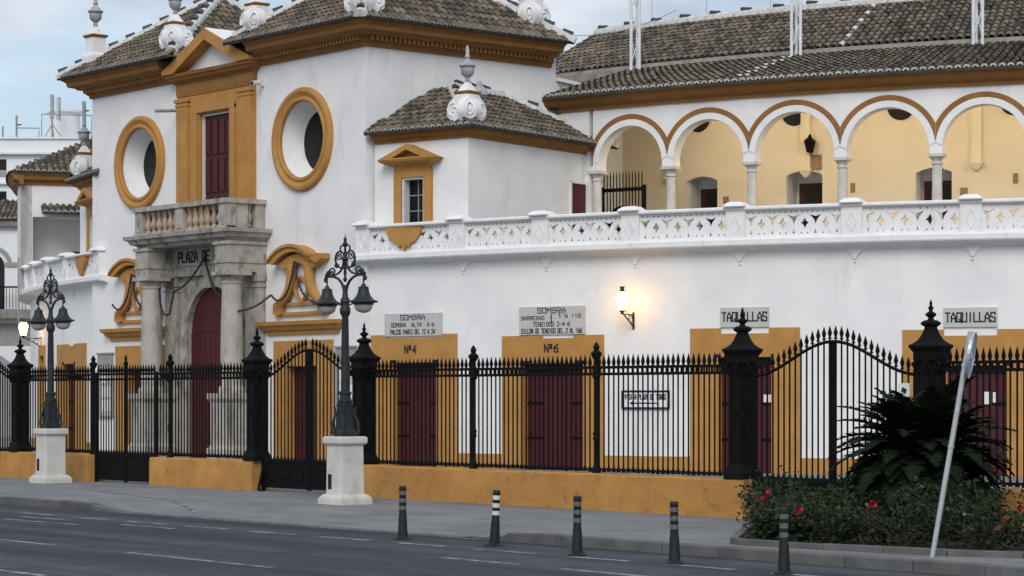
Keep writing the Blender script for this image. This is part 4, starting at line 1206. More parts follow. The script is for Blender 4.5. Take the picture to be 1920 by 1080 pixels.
# ================================================================ CORNER PAVILIONS on the terrace
def pavilion(side):
    phc = 13.59
    rz = rad(14.6) * side
    P = RP(phc * side, 41.8, 5.3)
    lab = ('small white terrace pavilion with pedimented ochre window and tiled hip roof, right of the gatehouse' if side > 0 else
           'small white terrace pavilion half hidden at the left behind the gatehouse')
    t = thing('terrace_pavilion', lab, 'pavilion', P, rz, 'pavilions flanking the gatehouse')
    Z = lambda z: z - 5.3
    X = lambda x: x * side
    def bx(m, x0, x1, y0, y1, z0, z1): m.box(min(X(x0), X(x1)), max(X(x0), X(x1)), y0, y1, Z(z0), Z(z1))
    wx = -1.72
    m_ = MB()
    out = [(X(-3.02), Z(5.3)), (X(0), Z(5.3)), (X(0), Z(8.5)), (X(-3.02), Z(8.5))]
    hole = [(X(wx - 0.33), Z(6.2)), (X(wx + 0.33), Z(6.2)), (X(wx + 0.33), Z(7.38)), (X(wx - 0.33), Z(7.38))]
    m_.plate(out, [hole], 0, 0.3)
    bx(m_, -0.3, -0.0005, 0.3005, 6.0, 5.3, 8.5); bx(m_, -3.9, 0, 5.7, 6.0, 5.3, 8.5)
    m_.build('wall', 'white', t)
    m_ = MB(); pr = [(-0.03, Z(8.33)), (0.05, Z(8.33)), (0.07, Z(8.40)), (0.18, Z(8.44)), (0.22, Z(8.52)), (0.26, Z(8.53)), (0.26, Z(8.57)), (-0.03, Z(8.57))]
    path = [(X(-3.0), 0), (0, 0), (0, 6.05)] if side > 0 else [(0, 6.05), (0, 0), (X(-3.0), 0)]
    m_.sweep(path, pr); m_.build('cornice', 'ochre_dark', t)
    ze, zr = Z(8.58), Z(9.92)
    a, b_, c = Vector((X(-3.10), -0.36, ze)), Vector((X(0.36), -0.36, ze)), Vector((X(0.36), 6.36, ze))
    A_, B_, L_, K_ = Vector((X(-2.0), 2.0, zr)), Vector((X(-2.0), 4.2, zr)), Vector((X(-2.75), 2.0, zr)), Vector((X(-4.3), 6.36, ze))
    dk = MB(); dk.add([a, b_, c, A_, B_, L_, K_], [(0, 1, 3, 5), (1, 2, 4, 3), (2, 6, 4), (3, 4, 6, 5)])
    rf_ = dk.build('roof', 'tile_deck', t)
    if side > 0: lay_tiles(rf_, slope_cols(a, b_, A_, L_) + slope_cols(b_, c, B_, A_))
    else: lay_tiles(rf_, slope_cols(b_, a, L_, A_) + slope_cols(c, b_, A_, B_))
    ridge_line(rf_, b_, A_, start=0.5); ridge_line(rf_, c, B_); ridge_line(rf_, A_, B_)
    # window with pediment
    m_ = MB()
    m_.plate([(X(wx - 0.60), Z(6.12)), (X(wx + 0.60), Z(6.12)), (X(wx + 0.60), Z(7.62)), (X(wx - 0.60), Z(7.62))],
             [[(X(wx - 0.36), Z(6.14)), (X(wx + 0.36), Z(6.14)), (X(wx + 0.36), Z(7.41)), (X(wx - 0.36), Z(7.41))]], -0.10, 0.01)
    wf = m_.build('window', 'ochre', t)
    m_ = MB(); m_.plate([(X(wx - 0.355), Z(6.145)), (X(wx + 0.355), Z(6.145)), (X(wx + 0.355), Z(7.405)), (X(wx - 0.355), Z(7.405))],
                        [[(X(wx - 0.31), Z(6.2)), (X(wx + 0.31), Z(6.2)), (X(wx + 0.31), Z(7.36)), (X(wx - 0.31), Z(7.36))]], -0.05, 0.2)
    m_.build('window_frame', 'white_paint', wf)
    m_ = MB(); bx(m_, wx - 0.33, wx + 0.33, 0.2, 0.22, 6.2, 7.38); m_.build('pane', 'glass_dark', wf)
    m_ = MB()
    for zz in (6.55, 6.95): bx(m_, wx - 0.31, wx + 0.31, 0.17, 0.195, zz, zz + 0.025)
    bx(m_, wx - 0.012, wx + 0.012, 0.165, 0.19, 6.2, 7.36); m_.build('glazing_bar', 'grey_trim', wf)
    m_ = MB()
    m_.sweep([(X(wx) - 0.55, 0.02), (X(wx) - 0.55, -0.08), (X(wx) + 0.55, -0.08), (X(wx) + 0.55, 0.02)], [(-0.05, Z(7.62)), (0.02, Z(7.62)), (0.04, Z(7.70)), (0.22, Z(7.76)), (0.30, Z(7.80)), (0.34, Z(7.86)), (-0.05, Z(7.86))])
    a_ = [(X(wx) - 0.95, Z(7.862)), (X(wx) + 0.95, Z(7.862)), (X(wx), Z(8.24))]
    h_ = [(X(wx) - 0.48, Z(7.90)), (X(wx) + 0.48, Z(7.90)), (X(wx), Z(8.10))]
    m_.plate(a_, [h_], -0.36, 0.005); m_.plate(h_, (), -0.1, 0.006)
    m_.build('window_pediment', 'ochre', wf)
    # painted apron on the balustrade
    ang = phc * side + math.degrees((X(wx)) / 41.8)
    m_ = MB()
    cxw = X(wx)
    m_.plate([(cxw - 0.62, Z(6.12))] + [(cxw + 0.56 * math.cos(a), Z(6.08 + 0.42 * math.sin(a))) for a in [PI + PI * i / 16 for i in range(7)]] + [(cxw - 0.16, Z(5.58)), (cxw - 0.08, Z(5.66)), (cxw - 0.03, Z(5.52)), (cxw + 0.03, Z(5.52)), (cxw + 0.08, Z(5.66)), (cxw + 0.16, Z(5.58))] + [(cxw + 0.56 * math.cos(a), Z(6.08 + 0.42 * math.sin(a))) for a in [PI + PI * i / 16 for i in range(10, 17)]] + [(cxw + 0.62, Z(6.12))], (), -0.46, -0.05)
    m_.build('window_apron', 'ochre', t)
    if side > 0:
        m_ = MB(); bx(m_, -0.02, 0.012, 4.62, 5.62, 5.47, 7.52); do = m_.build('side_door', 'maroon', t)
        m_ = MB(); bx(m_, -0.02, 0.03, 5.62, 5.70, 5.47, 7.58); bx(m_, -0.02, 0.03, 4.54, 4.62, 5.47, 7.58); bx(m_, -0.02, 0.03, 4.54, 5.70, 7.52, 7.60); m_.build('door_frame', 'white_trim', do)
    finial(t, (X(-0.10), 0.10, Z(8.84)), 0.98, 0.0, True)
    if side > 0:
        m_ = MB()
        m_.tube([(-0.75, 1.5, Z(9.25)), (-0.75, 1.5, Z(9.75))], 0.05, 8); m_.lathe([(0.12, Z(9.5)), (0.22, Z(9.6)), (0.2, Z(9.72)), (0.1, Z(9.84)), (0.03, Z(9.98))], -0.75, 1.5, 10)
        m_.build('rear_urn', 'ceramic', t, smooth=40)
    return t
pav_r = pavilion(1)
pav_l = pavilion(-1)

# ================================================================ UPPER BLOCK at far left of the ring
blk = thing('upper_block', 'white upper block with curving brown cornice and tiled roof, far left above the terrace', 'building', RP(-24, 42.4, 5.46))
RBk, PE = 42.45, -24.0
m_ = MB(); ring_grid(m_, frange(-46, PE, 0.7), [5.3, 9.25], lambda p, z: False, RBk, RBk - 0.4); m_.build('curved_wall', 'white', blk, world=True)
def end_child(mb, name, mats, smooth=0, parent=None):
    o = mb.build(name, mats, blk, smooth=smooth)
    o.location = RP(PE, RBk, 0) - base_loc(blk); o.rotation_euler.z = rad(90 + PE)
    return o
m_ = MB(); m_.plate([(0.002, 5.3), (9.0, 5.3), (9.0, 9.25), (0.002, 9.25)], [[(0.42, 5.47), (2.9, 5.47), (2.9, 8.02), (0.42, 8.02)]], 0.0, 0.3); ew = end_child(m_, 'end_wall', 'white')
m_ = MB(); m_.box(0.36, 3.0, 1.3, 1.34, 5.4, 8.1); m_.box(0.36, 0.42, 0.3, 1.3, 5.4, 8.1); m_.box(2.9, 2.96, 0.3, 1.3, 5.4, 8.1); m_.box(0.36, 3.0, 0.3, 1.3, 8.02, 8.08); end_child(m_, 'recess', 'white')
m_ = MB(); m_.box(1.9, 2.5, 1.2, 1.29, 5.47, 6.9); end_child(m_, 'recess_door', 'black')
m_ = MB(); m_.sweep([(-0.25, -0.001), (9, -0.001)], [(-0.05, 9.12), (0.05, 9.12), (0.07, 9.24), (0.22, 9.29), (0.26, 9.40), (0.32, 9.46), (0.34, 9.52), (-0.05, 9.52)]); end_child(m_, 'cornice', 'ochre_dark')
m_ = MB(); ring_sweep(m_, -46, PE + 0.4, RBk, [(-0.1, 9.12), (0.05, 9.12), (0.07, 9.24), (0.22, 9.29), (0.26, 9.40), (0.32, 9.46), (0.34, 9.52), (-0.1, 9.52)], 0.6); m_.build('cornice', 'ochre_dark', blk, world=True)
A = RP(PE + 0.5, RBk + 0.42, 9.54); B = RP(PE + 0.62, RBk - 9.2, 9.54); T = RP(-30.5, RBk - 4.4, 12.0)
d = MB(); d.add([A, B, T], [(0, 1, 2)]); rf = d.build('roof', 'tile_deck', blk, world=True)
lay_tiles(rf, slope_cols(A, B, T, T))
pr_ = [RP(p, RBk + 0.42, 9.54) for p in frange(-46, PE + 0.5, 1.0)]
d = MB(); n = len(pr_); d.add(pr_ + [RP(p, RBk - 4.4, 12.0) for p in frange(-46, -30.5, 15.5 / (n - 1))], [(i, i + 1, n + i + 1, n + i) for i in range(n - 1)])
rf2 = d.build('outer_slope', 'tile', blk, world=True)
m_ = MB()
m_.add([(0.7, -0.75, 8.10), (3.1, -0.75, 8.10), (3.1, 0.0, 8.42), (0.7, 0.0, 8.42), (0.7, -0.75, 8.05), (3.1, -0.75, 8.05), (3.1, 0.0, 8.36), (0.7, 0.0, 8.36)], [(0, 1, 2, 3), (0, 4, 5, 1), (4, 7, 6, 5), (0, 3, 7, 4)])
cn = end_child(m_, 'canopy', 'tile_deck')
lay_tiles(cn, slope_cols((0.7, -0.77, 8.11), (3.1, -0.77, 8.11), (3.1, 0, 8.43), (0.7, 0, 8.43)))
m_ = MB(); m_.tube([(-0.06, -0.04, 6.6), (-0.06, -0.04, 4.2)], 0.03, 6); end_child(m_, 'drainpipe', 'grey_trim')

# ================================================================ FAR BUILDINGS at the left
def camframe(px, z):
    u = (px - 960.0) / 4400.0
    return Vector(((S_ * u - C_) * z, (S_ + C_ * u) * z, 0))
CR = math.atan2(C_, S_)
fb = thing('apartment_block', 'distant white apartment block with roof terrace, far left behind the arena', 'building', camframe(40, 150), CR)
def fp(name, mat_, boxes, par=fb):
    m_ = MB()
    for q in boxes: m_.box(*q)
    return m_.build(name, mat_, par)
fp('wall', 'facade_far', [(-9, 6, 0, 10, 0, 18.25)])
fp('cornice', 'facade_far', [(-9.2, 6.2, -0.35, 0, 17.25, 17.40), (-9.2, 6.2, -0.25, 0, 15.35, 15.5), (-9.2, 6.2, -0.2, 0, 13.2, 13.35)])
fp('parapet_cap', 'facade_far', [(-9.2, 6.2, -0.15, 0.3, 18.25, 18.36)])
for k, (x0, x1) in enumerate(((-4.5, -0.95), (0.95, 1.7), (2.4, 4.2))):
    w = fp('window', 'black', [(x0, x1, -0.02, 0.1, 16.25, 16.95)]); fp('sill', 'grey_trim', [(x0, x1, -0.06, 0.0, 15.85, 16.25)], w)
for x0, x1 in ((-4.5, -0.95), (0.2, 1.7), (2.4, 4.2)):
    w = fp('window', 'black', [(x0, x1, -0.02, 0.1, 14.0, 14.9)]); fp('pane', 'glass_dark', [(x0 + 0.05, x1 - 0.05, -0.03, -0.02, 14.1, 14.8)], w)
m_ = MB(); m_.lathe([(1.0, 18.3), (1.0, 20.2), (1.15, 20.25), (1.15, 20.4)], 2.2, 3, 16); m_.build('stair_head', 'facade_far', fb, smooth=40)
m_ = MB()
for x0, x1, y_ in ((-0.35, 1.05, 0.4), (1.2, 4.4, 0.5)):
    m_.tube([(x0, y_, 18.3), (x0, y_, 19.9 if x0 > 0.5 else 19.0), (x1, y_, 19.8 if x0 > 0.5 else 18.98), (x1, y_, 18.3)], 0.04, 5)
m_.build('roof_railing', 'grey_trim', fb)
for k, (px, top, lab) in enumerate(((28, 0, 'thin antenna pole with small dish on the distant white roof'), (155, 1, 'dark antenna pole rising behind the tiled roof at far left'), (2, 2, 'short thin pole at the very left edge of the distant roof'))):
    x = (px - 40) / 4400.0 * 150
    a_ = thing('antenna', lab, 'antenna', fb.matrix_basis @ Vector((x, 0.5, 18.3)), CR, 'antennas on the distant roof')
    hh = (1.5, 2.4, 0.8)[k]; z0 = (0, -0.2, 0)[k]
    m_ = MB(); m_.tube([(0, 0, z0), (0, 0, hh)], (0.07, 0.13, 0.06)[k], 8); m_.build('pole', 'grey_trim', a_)
    if k < 2:
        m_ = MB(); m_.lathe([(0.02, 0), (0.16, 0.05), (0.2, 0.1)], 0.16, 0, 10); o = m_.build('dish', 'grey_trim', a_); o.location = (0.0, 0, hh - 0.65)
a_ = thing('cell_antenna', 'tall grey panel antennas on a tripod mast on the distant white roof', 'antenna', fb.matrix_basis @ Vector(((95 - 40) / 4400.0 * 150, 0.5, 18.3)), CR)
m_ = MB(); m_.box(-0.11, 0.11, -0.08, 0.08, 1.3, 2.85); m_.build('panel', 'ceramic', a_)
m_ = MB(); m_.box(0.36, 0.50, 0.1, 0.25, 1.2, 2.7); m_.build('panel', 'ceramic', a_)
m_ = MB(); m_.box(0.20, 0.28, 0.2, 0.3, 1.25, 2.7); m_.build('panel', 'white_paint', a_)
m_ = MB(); m_.tube([(0, 0, 0), (0, 0, 1.5)], 0.06, 8)
for dx, dy in ((-0.55, 0), (0.7, 0), (0, 0.6)): m_.tube([(dx, dy, 0), (0, 0, 0.95)], 0.03, 6)
m_.build('tripod', 'grey_trim', a_)
lb = thing('arched_house', 'pale house with grey arch trim and iron balcony at the left edge of the picture', 'house', camframe(-40, 104), CR)
z_ = lambda py: 1.8 + (743 - py) * 104 / 4400.0
def lp_(name, mat_, boxes, par=lb):
    m_ = MB()
    for q in boxes: m_.box(*q)
    return m_.build(name, mat_, par)
lp_('wall', 'facade_far', [(-6, 3.0, 0, 8, 0, z_(412))])
lp_('cornice', 'concrete', [(-6.1, 3.1, -0.3, 0, z_(425), z_(412))])
A, B, C2, D2 = (-6, -0.4, z_(412)), (3.1, -0.4, z_(412)), (3.1, 1.2, z_(372)), (-6, 1.2, z_(372))
d = MB(); d.add([A, B, C2, D2], [(0, 1, 2, 3)]); r_ = d.build('roof', 'tile_deck', lb); lay_tiles(r_, slope_cols(A, B, C2, D2))
m_ = MB(); xc = 0.55; m_.plate(arc(xc, z_(500), 0.95, 0, PI, 20) + arc(xc, z_(500), 0.78, PI, 0, 20), (), -0.08, 0.01); m_.build('arch_trim', 'grey_trim', lb)
m_ = MB(); m_.plate(arc(xc, z_(500), 0.60, 0, PI, 20) + [(xc - 0.60, z_(580)), (xc + 0.60, z_(580))], (), -0.01, 0.02); wn_ = m_.build('arched_window', 'black', lb)
lp_('string_course', 'grey_trim', [(-6, xc - 0.62, -0.07, 0, z_(500), z_(492)), (xc + 0.62, 3, -0.07, 0, z_(500), z_(492))])
lp_('balcony_slab', 'concrete', [(-6, 3.0, -0.75, 0, z_(598), z_(581))])
m_ = MB()
for i in range(24): m_.box(-1.0 + i * 0.14 - 0.012, -1.0 + i * 0.14 + 0.012, -0.7, -0.68, z_(581), z_(540))
m_.box(-1.1, 2.9, -0.72, -0.66, z_(541), z_(538)); m_.build('balcony_railing', 'iron', lb)
lp_('ground_floor_opening', 'grey_trim', [(-3, 2.8, -0.02, 0.05, z_(648), z_(606))])
m_ = MB(); m_.plate([(-3, 0), (2.8, 0), (2.8, z_(720)), (1.2, z_(668)), (-3, z_(630))], (), -1.2, -0.9); m_.build('sloping_screen', 'grey_trim', lb)

# ================================================================ FORECOURT FENCE
FY = 24.9
def low_wall(x0, x1, lab):
    q = MB()
    n = max(4, int((x1 - x0) / 0.25)); yy = (-0.19, 0.19)
    vs = []
    for i in range(n + 1):
        x = x0 + (x1 - x0) * i / n
        dz = random.uniform(-0.008, 0.008); dy = random.uniform(-0.006, 0.006)
        vs += [(x, -0.19 + dy, -0.05), (x, -0.185 + dy, 0.55 + dz), (x, -0.165, 0.575 + dz), (x, 0.17, 0.575 + dz), (x, 0.19, 0.55 + dz), (x, 0.19, -0.05)]
    fs = [(i * 6 + j, (i + 1) * 6 + j, (i + 1) * 6 + j + 1, i * 6 + j + 1) for i in range(n) for j in range(5)]
    fs += [tuple(range(6)), tuple(reversed([n * 6 + j for j in range(6)]))]
    q.add(vs, fs)
    o = q.build('low_wall', 'ochre_wall', smooth=35, bevel=0.0); o.location = (0, FY, 0)
    me = o.data
    for v in me.vertices: v.co.x -= x0
    o.location = (x0, FY, 0)
    return tag(o, lab, 'wall', 'ochre low walls under the railings')
low_wall(-47.6, -43.66, 'short ochre low wall at far left behind the left lamp pedestal')
low_wall(-41.19, -37.44, 'ochre low wall between the plain gate and the arched gate')
low_wall(-34.14, -24.39, 'longest ochre low wall, under the railings in front of doors 4 and 6')
low_wall(-19.95, -9.0, 'ochre low wall at the right edge behind the rose bed')

BW = 0.0095
def bar_shape(q, x, z0, z1, tip=0.20, knob=True):
    q.box(x - BW, x + BW, -BW, BW, z0, z1 - tip)
    q.frustum(x, 0, 0.018, 0.018, z1 - tip, 0.046, 0.046, z1 - tip * 0.62)
    q.frustum(x, 0, 0.046, 0.046, z1 - tip * 0.62, 0.004, 0.004, z1)
    q.box(x - 0.02, x + 0.02, -0.02, 0.02, z1 - tip - 0.02, z1 - tip)
    if knob:
        q.frustum(x, 0, 0.05, 0.05, z0, 0.022, 0.022, z0 + 0.09)
ZB, ZT = 0.60, 2.46
q = MB(); bar_shape(q, 0, ZB, ZT); bar_me = mesh_of(q, 'bar', 'iron')
q = MB(); q.lathe([(0.075, 0.575), (0.075, 0.63), (0.05, 0.68), (0.042, 0.75), (0.042, 1.10), (0.06, 1.13), (0.045, 1.17), (0.06, 1.21), (0.042, 1.25), (0.042, 2.08), (0.065, 2.10), (0.065, 2.28), (0.045, 2.30), (0.04, 2.38), (0.055, 2.40), (0.085, 2.46), (0.09, 2.49), (0.04, 2.53), (0.045, 2.56), (0.055, 2.58), (0.035, 2.62), (0.012, 2.66)], seg=12)
spost_me = mesh_of(q, 'post', 'iron', 40)
SP = 0.112
def railing(x0, x1, posts, lab, name='railing', pos0=None):
    t = thing(name, lab, 'railing', ((x0 + x1) / 2, FY, 0.575), 0, 'black railings of the forecourt')
    xc = (x0 + x1) / 2
    n = int((x1 - x0) / SP)
    for i in range(n):
        x = x0 + (i + 0.5) * (x1 - x0) / n
        if any(abs(x - p) < 0.06 for p in posts): continue
        link_copy(bar_me, 'bar', t, loc=(x - xc, random.uniform(-0.003, 0.003), -0.575 + random.uniform(-0.006, 0.006)))
    for zz, nm in ((2.13, 'lower_top_rail'), (2.235, 'upper_top_rail')):
        r = MB(); r.box(x0 - xc, x1 - xc, -0.022, 0.022, zz - 0.575, zz - 0.575 + 0.045); r.build(nm, 'iron', t)
    r = MB(); r.box(x0 - xc, x1 - xc, -0.02, 0.02, 0.05, 0.085); r.build('bottom_rail', 'iron', t)
    r = MB()
    for i in range(int((x1 - x0) / 0.11)):
        x = x0 + (i + 0.5) * 0.11 - xc
        if x < x1 - xc: r.box(x - 0.008 + 0.055, x + 0.008 + 0.055, -0.018, 0.018, 2.175 - 0.575, 2.235 - 0.575)
    o = r.build('rail_spacers', 'iron', t); o['kind'] = 'stuff'
    for p in posts:
        link_copy(spost_me, 'post', t, loc=(p - xc, 0, -0.575))
    return t
railing(-46.82, -43.70, [-43.77], 'black spiked railing between the leftmost pillar and the plain gate')
railing(-41.12, -37.72, [-40.69], 'black spiked railing in front of the stone portal columns')
railing(-33.92, -24.78, [-30.96, -27.84], 'long black spiked railing in front of the doors marked 4 and 6')
railing(-20.82, -10.0, [-15.6], 'black spiked railing at the right edge behind the palm')

def pillar(x, lab, z0=0.575):
    t = thing('iron_pillar', lab, 'pillar', (x, FY, z0), 0, 'cast iron gate pillars')
    z = lambda v: v - 0.575
    q = MB(); q.stack(0, 0, [(0.40, z(0.575)), (0.40, z(0.66)), (0.35, z(0.70)), (0.31, z(0.76)), (0.29, z(0.78)), (0.29, z(2.28))]); q.build('shaft', 'iron', t)
    q = MB()
    for k in range(4):
        q.T = Matrix.Rotation(k * PI / 2, 4, 'Z')
        for a, c in ((0.84, 1.50), (1.58, 2.16)):
            q.plate([(-0.115, z(a)), (0.115, z(a)), (0.115, z(c)), (-0.115, z(c))], [[(-0.085, z(a) + 0.03), (0.085, z(a) + 0.03), (0.085, z(c) - 0.03), (-0.085, z(c) - 0.03)]], -0.158, -0.14)
        q.lathe([(0.05, z(1.52)), (0.05, z(1.56))], 0, -0.14, 8)
    q.T = None; q.build('panel_moulding', 'iron', t)
    q = MB()
    for k in range(4):
        q.T = Matrix.Rotation(k * PI / 2, 4, 'Z')
        for sx in (-0.10, 0.10):
            q.tube([Vector((sx, -0.155 - 0.045 - 0.045 * math.cos(a), z(2.22) + 0.05 * math.sin(a))) for a in [i * 0.62 for i in range(9)]], 0.018, 5)
            q.tube([Vector((sx, -0.16, z(2.10))), Vector((sx, -0.20, z(2.18))), Vector((sx, -0.24, z(2.26)))], [0.01, 0.02, 0.026], 5)
    q.T = None; q.build('scroll_bracket', 'iron', t)
    q = MB(); q.stack(0, 0, [(0.30, z(2.26)), (0.34, z(2.30)), (0.34, z(2.40)), (0.39, z(2.44)), (0.43, z(2.475)), (0.43, z(2.50)), (0.34, z(2.525)), (0.25, z(2.57)), (0.18, z(2.64)), (0.135, z(2.71)), (0.12, z(2.745)), (0.19, z(2.78)), (0.20, z(2.805)), (0.12, z(2.84))])
    q.build('cap', 'iron', t)
    q = MB(); q.lathe([(0.06, z(2.83)), (0.035, z(2.87)), (0.075, z(2.905)), (0.08, z(2.925)), (0.028, z(2.96)), (0.025, z(2.98)), (0.042, z(3.005)), (0.018, z(3.04)), (0.022, z(3.07)), (0.006, z(3.12))], seg=10); q.build('finial', 'iron', t, smooth=40)
    return t
pillar(-47.0, 'leftmost black cast iron pillar with finial, beside the left street lamp')
pillar(-37.55, 'black cast iron pillar left of the arched gate, in front of the portal')
pillar(-34.09, 'black cast iron pillar just right of the near street lamp')
pillar(-24.59, 'black cast iron pillar under the first taquillas sign')
pillar(-20.99, 'black cast iron pillar rising behind the palm')

def arched_gate(x0, x1, zl, zp, lab, leaf_panels=True, stiles=True):
    xc, hw = (x0 + x1) / 2, (x1 - x0) / 2
    t = thing('iron_gate', lab, 'gate', (xc, FY, 0), 0, 'black iron gates of the forecourt')
    rail = lambda x: zl + (zp - zl) * (0.5 + 0.5 * math.cos(PI * x / hw))
    n = int(2 * hw / SP)
    for i in range(n):
        x = -hw + (i + 0.5) * 2 * hw / n
        if abs(x) < 0.05: continue
        q = MB(); bar_shape(q, 0, 0.58 if leaf_panels else 0.12, rail(x) + 0.23, 0.17, True)
        o = q.build('bar', 'iron', t); o.location = (x, 0, 0)
    q = MB(); q.tube([(x, 0, rail(x)) for x in frange(-hw, hw, 0.12)], 0.024, 6, up=(0, 1, 0)); q.build('top_rail', 'iron', t)
    for sx in (-1, 1):
        q = MB(); q.box(min(sx * 0.012, sx * 0.055), max(sx * 0.012, sx * 0.055), -0.028, 0.028, 0.05, rail(0) - 0.02); q.build('meeting_stile', 'iron', t)
        q = MB(); xx = sx * (hw - 0.03); q.box(xx - 0.03, xx + 0.03, -0.03, 0.03, 0.0, zl + 0.05); q.build('hanging_stile', 'iron', t)
        q = MB(); a, c = sorted((sx * 0.06, sx * (hw - 0.06)))
        q.box(a, c, -0.02, 0.02, 0.07, 0.13)
        if leaf_panels:
            q.box(a, c, -0.02, 0.02, 0.55, 0.62); q.box(a, c, -0.006, 0.006, 0.13, 0.55)
            q.plate([(a + 0.14, 0.2), (c - 0.14, 0.2), (c - 0.14, 0.48), (a + 0.14, 0.48)], [[(a + 0.18, 0.24), (c - 0.18, 0.24), (c - 0.18, 0.44), (a + 0.18, 0.44)]], -0.02, -0.005)
            m = (a + c) / 2
            q.plate([(m - 0.22, 0.33), (m, 0.26), (m + 0.22, 0.33), (m, 0.42)], (), -0.025, -0.005)
        q.build('kick_panel' if leaf_panels else 'bottom_rail', 'iron', t)
    q = MB(); q.tube([(-hw + 0.08, -0.03, 0.02), (-hw + 0.16, -0.2, 0.02), (-hw + 0.08, -0.05, 0.42)], 0.03, 6); q.build('gate_stay', 'iron', t)
    return t
arched_gate(-37.36, -34.26, 2.16, 2.66, 'arched black iron gate with solid kick panels, behind the near street lamp')
arched_gate(-24.36, -21.22, 2.10, 2.58, 'arched black iron gate left of the palm above the rose bed')
arched_gate(-50.5, -47.2, 2.16, 2.66, 'arched black iron gate cut off by the left edge of the picture')
# plain double gate in the straight railing
t = thing('iron_gate', 'plain double gate with solid lower panels and level top, right of the left street lamp', 'gate', (-42.43, FY, 0), 0, 'black iron gates of the forecourt')
for i in range(22):
    x = -1.18 + (i + 0.5) * 2.36 / 22
    o = link_copy(bar_me, 'bar', t, loc=(x, 0, 0))
for sx in (-1, 1):
    a, c = sorted((sx * 0.03, sx * 1.16))
    q = MB(); q.box(a, c, -0.022, 0.022, 2.13, 2.175); q.box(a, c, -0.022, 0.022, 2.235, 2.28); q.build('top_rail', 'iron', t)
    q = MB(); q.box(a, c, -0.008, 0.008, 0.06, 0.58); q.box(a, c, -0.022, 0.022, 0.56, 0.62); q.box(a, c, -0.022, 0.022, 0.05, 0.11); q.build('kick_panel', 'iron', t)
    q = MB(); q.box(sx * 1.2 - 0.035, sx * 1.2 + 0.035, -0.035, 0.035, 0, 2.3); q.build('gate_post', 'iron', t)
    q = MB(); q.box(min(sx * 0.006, sx * 0.04), max(sx * 0.006, sx * 0.04), -0.025, 0.025, 0.02, 2.36); q.build('meeting_stile', 'iron', t)
link_copy(spost_me, 'post', t, loc=(0, 0.0, 0.0)).scale = (0.6, 0.6, 1.0)

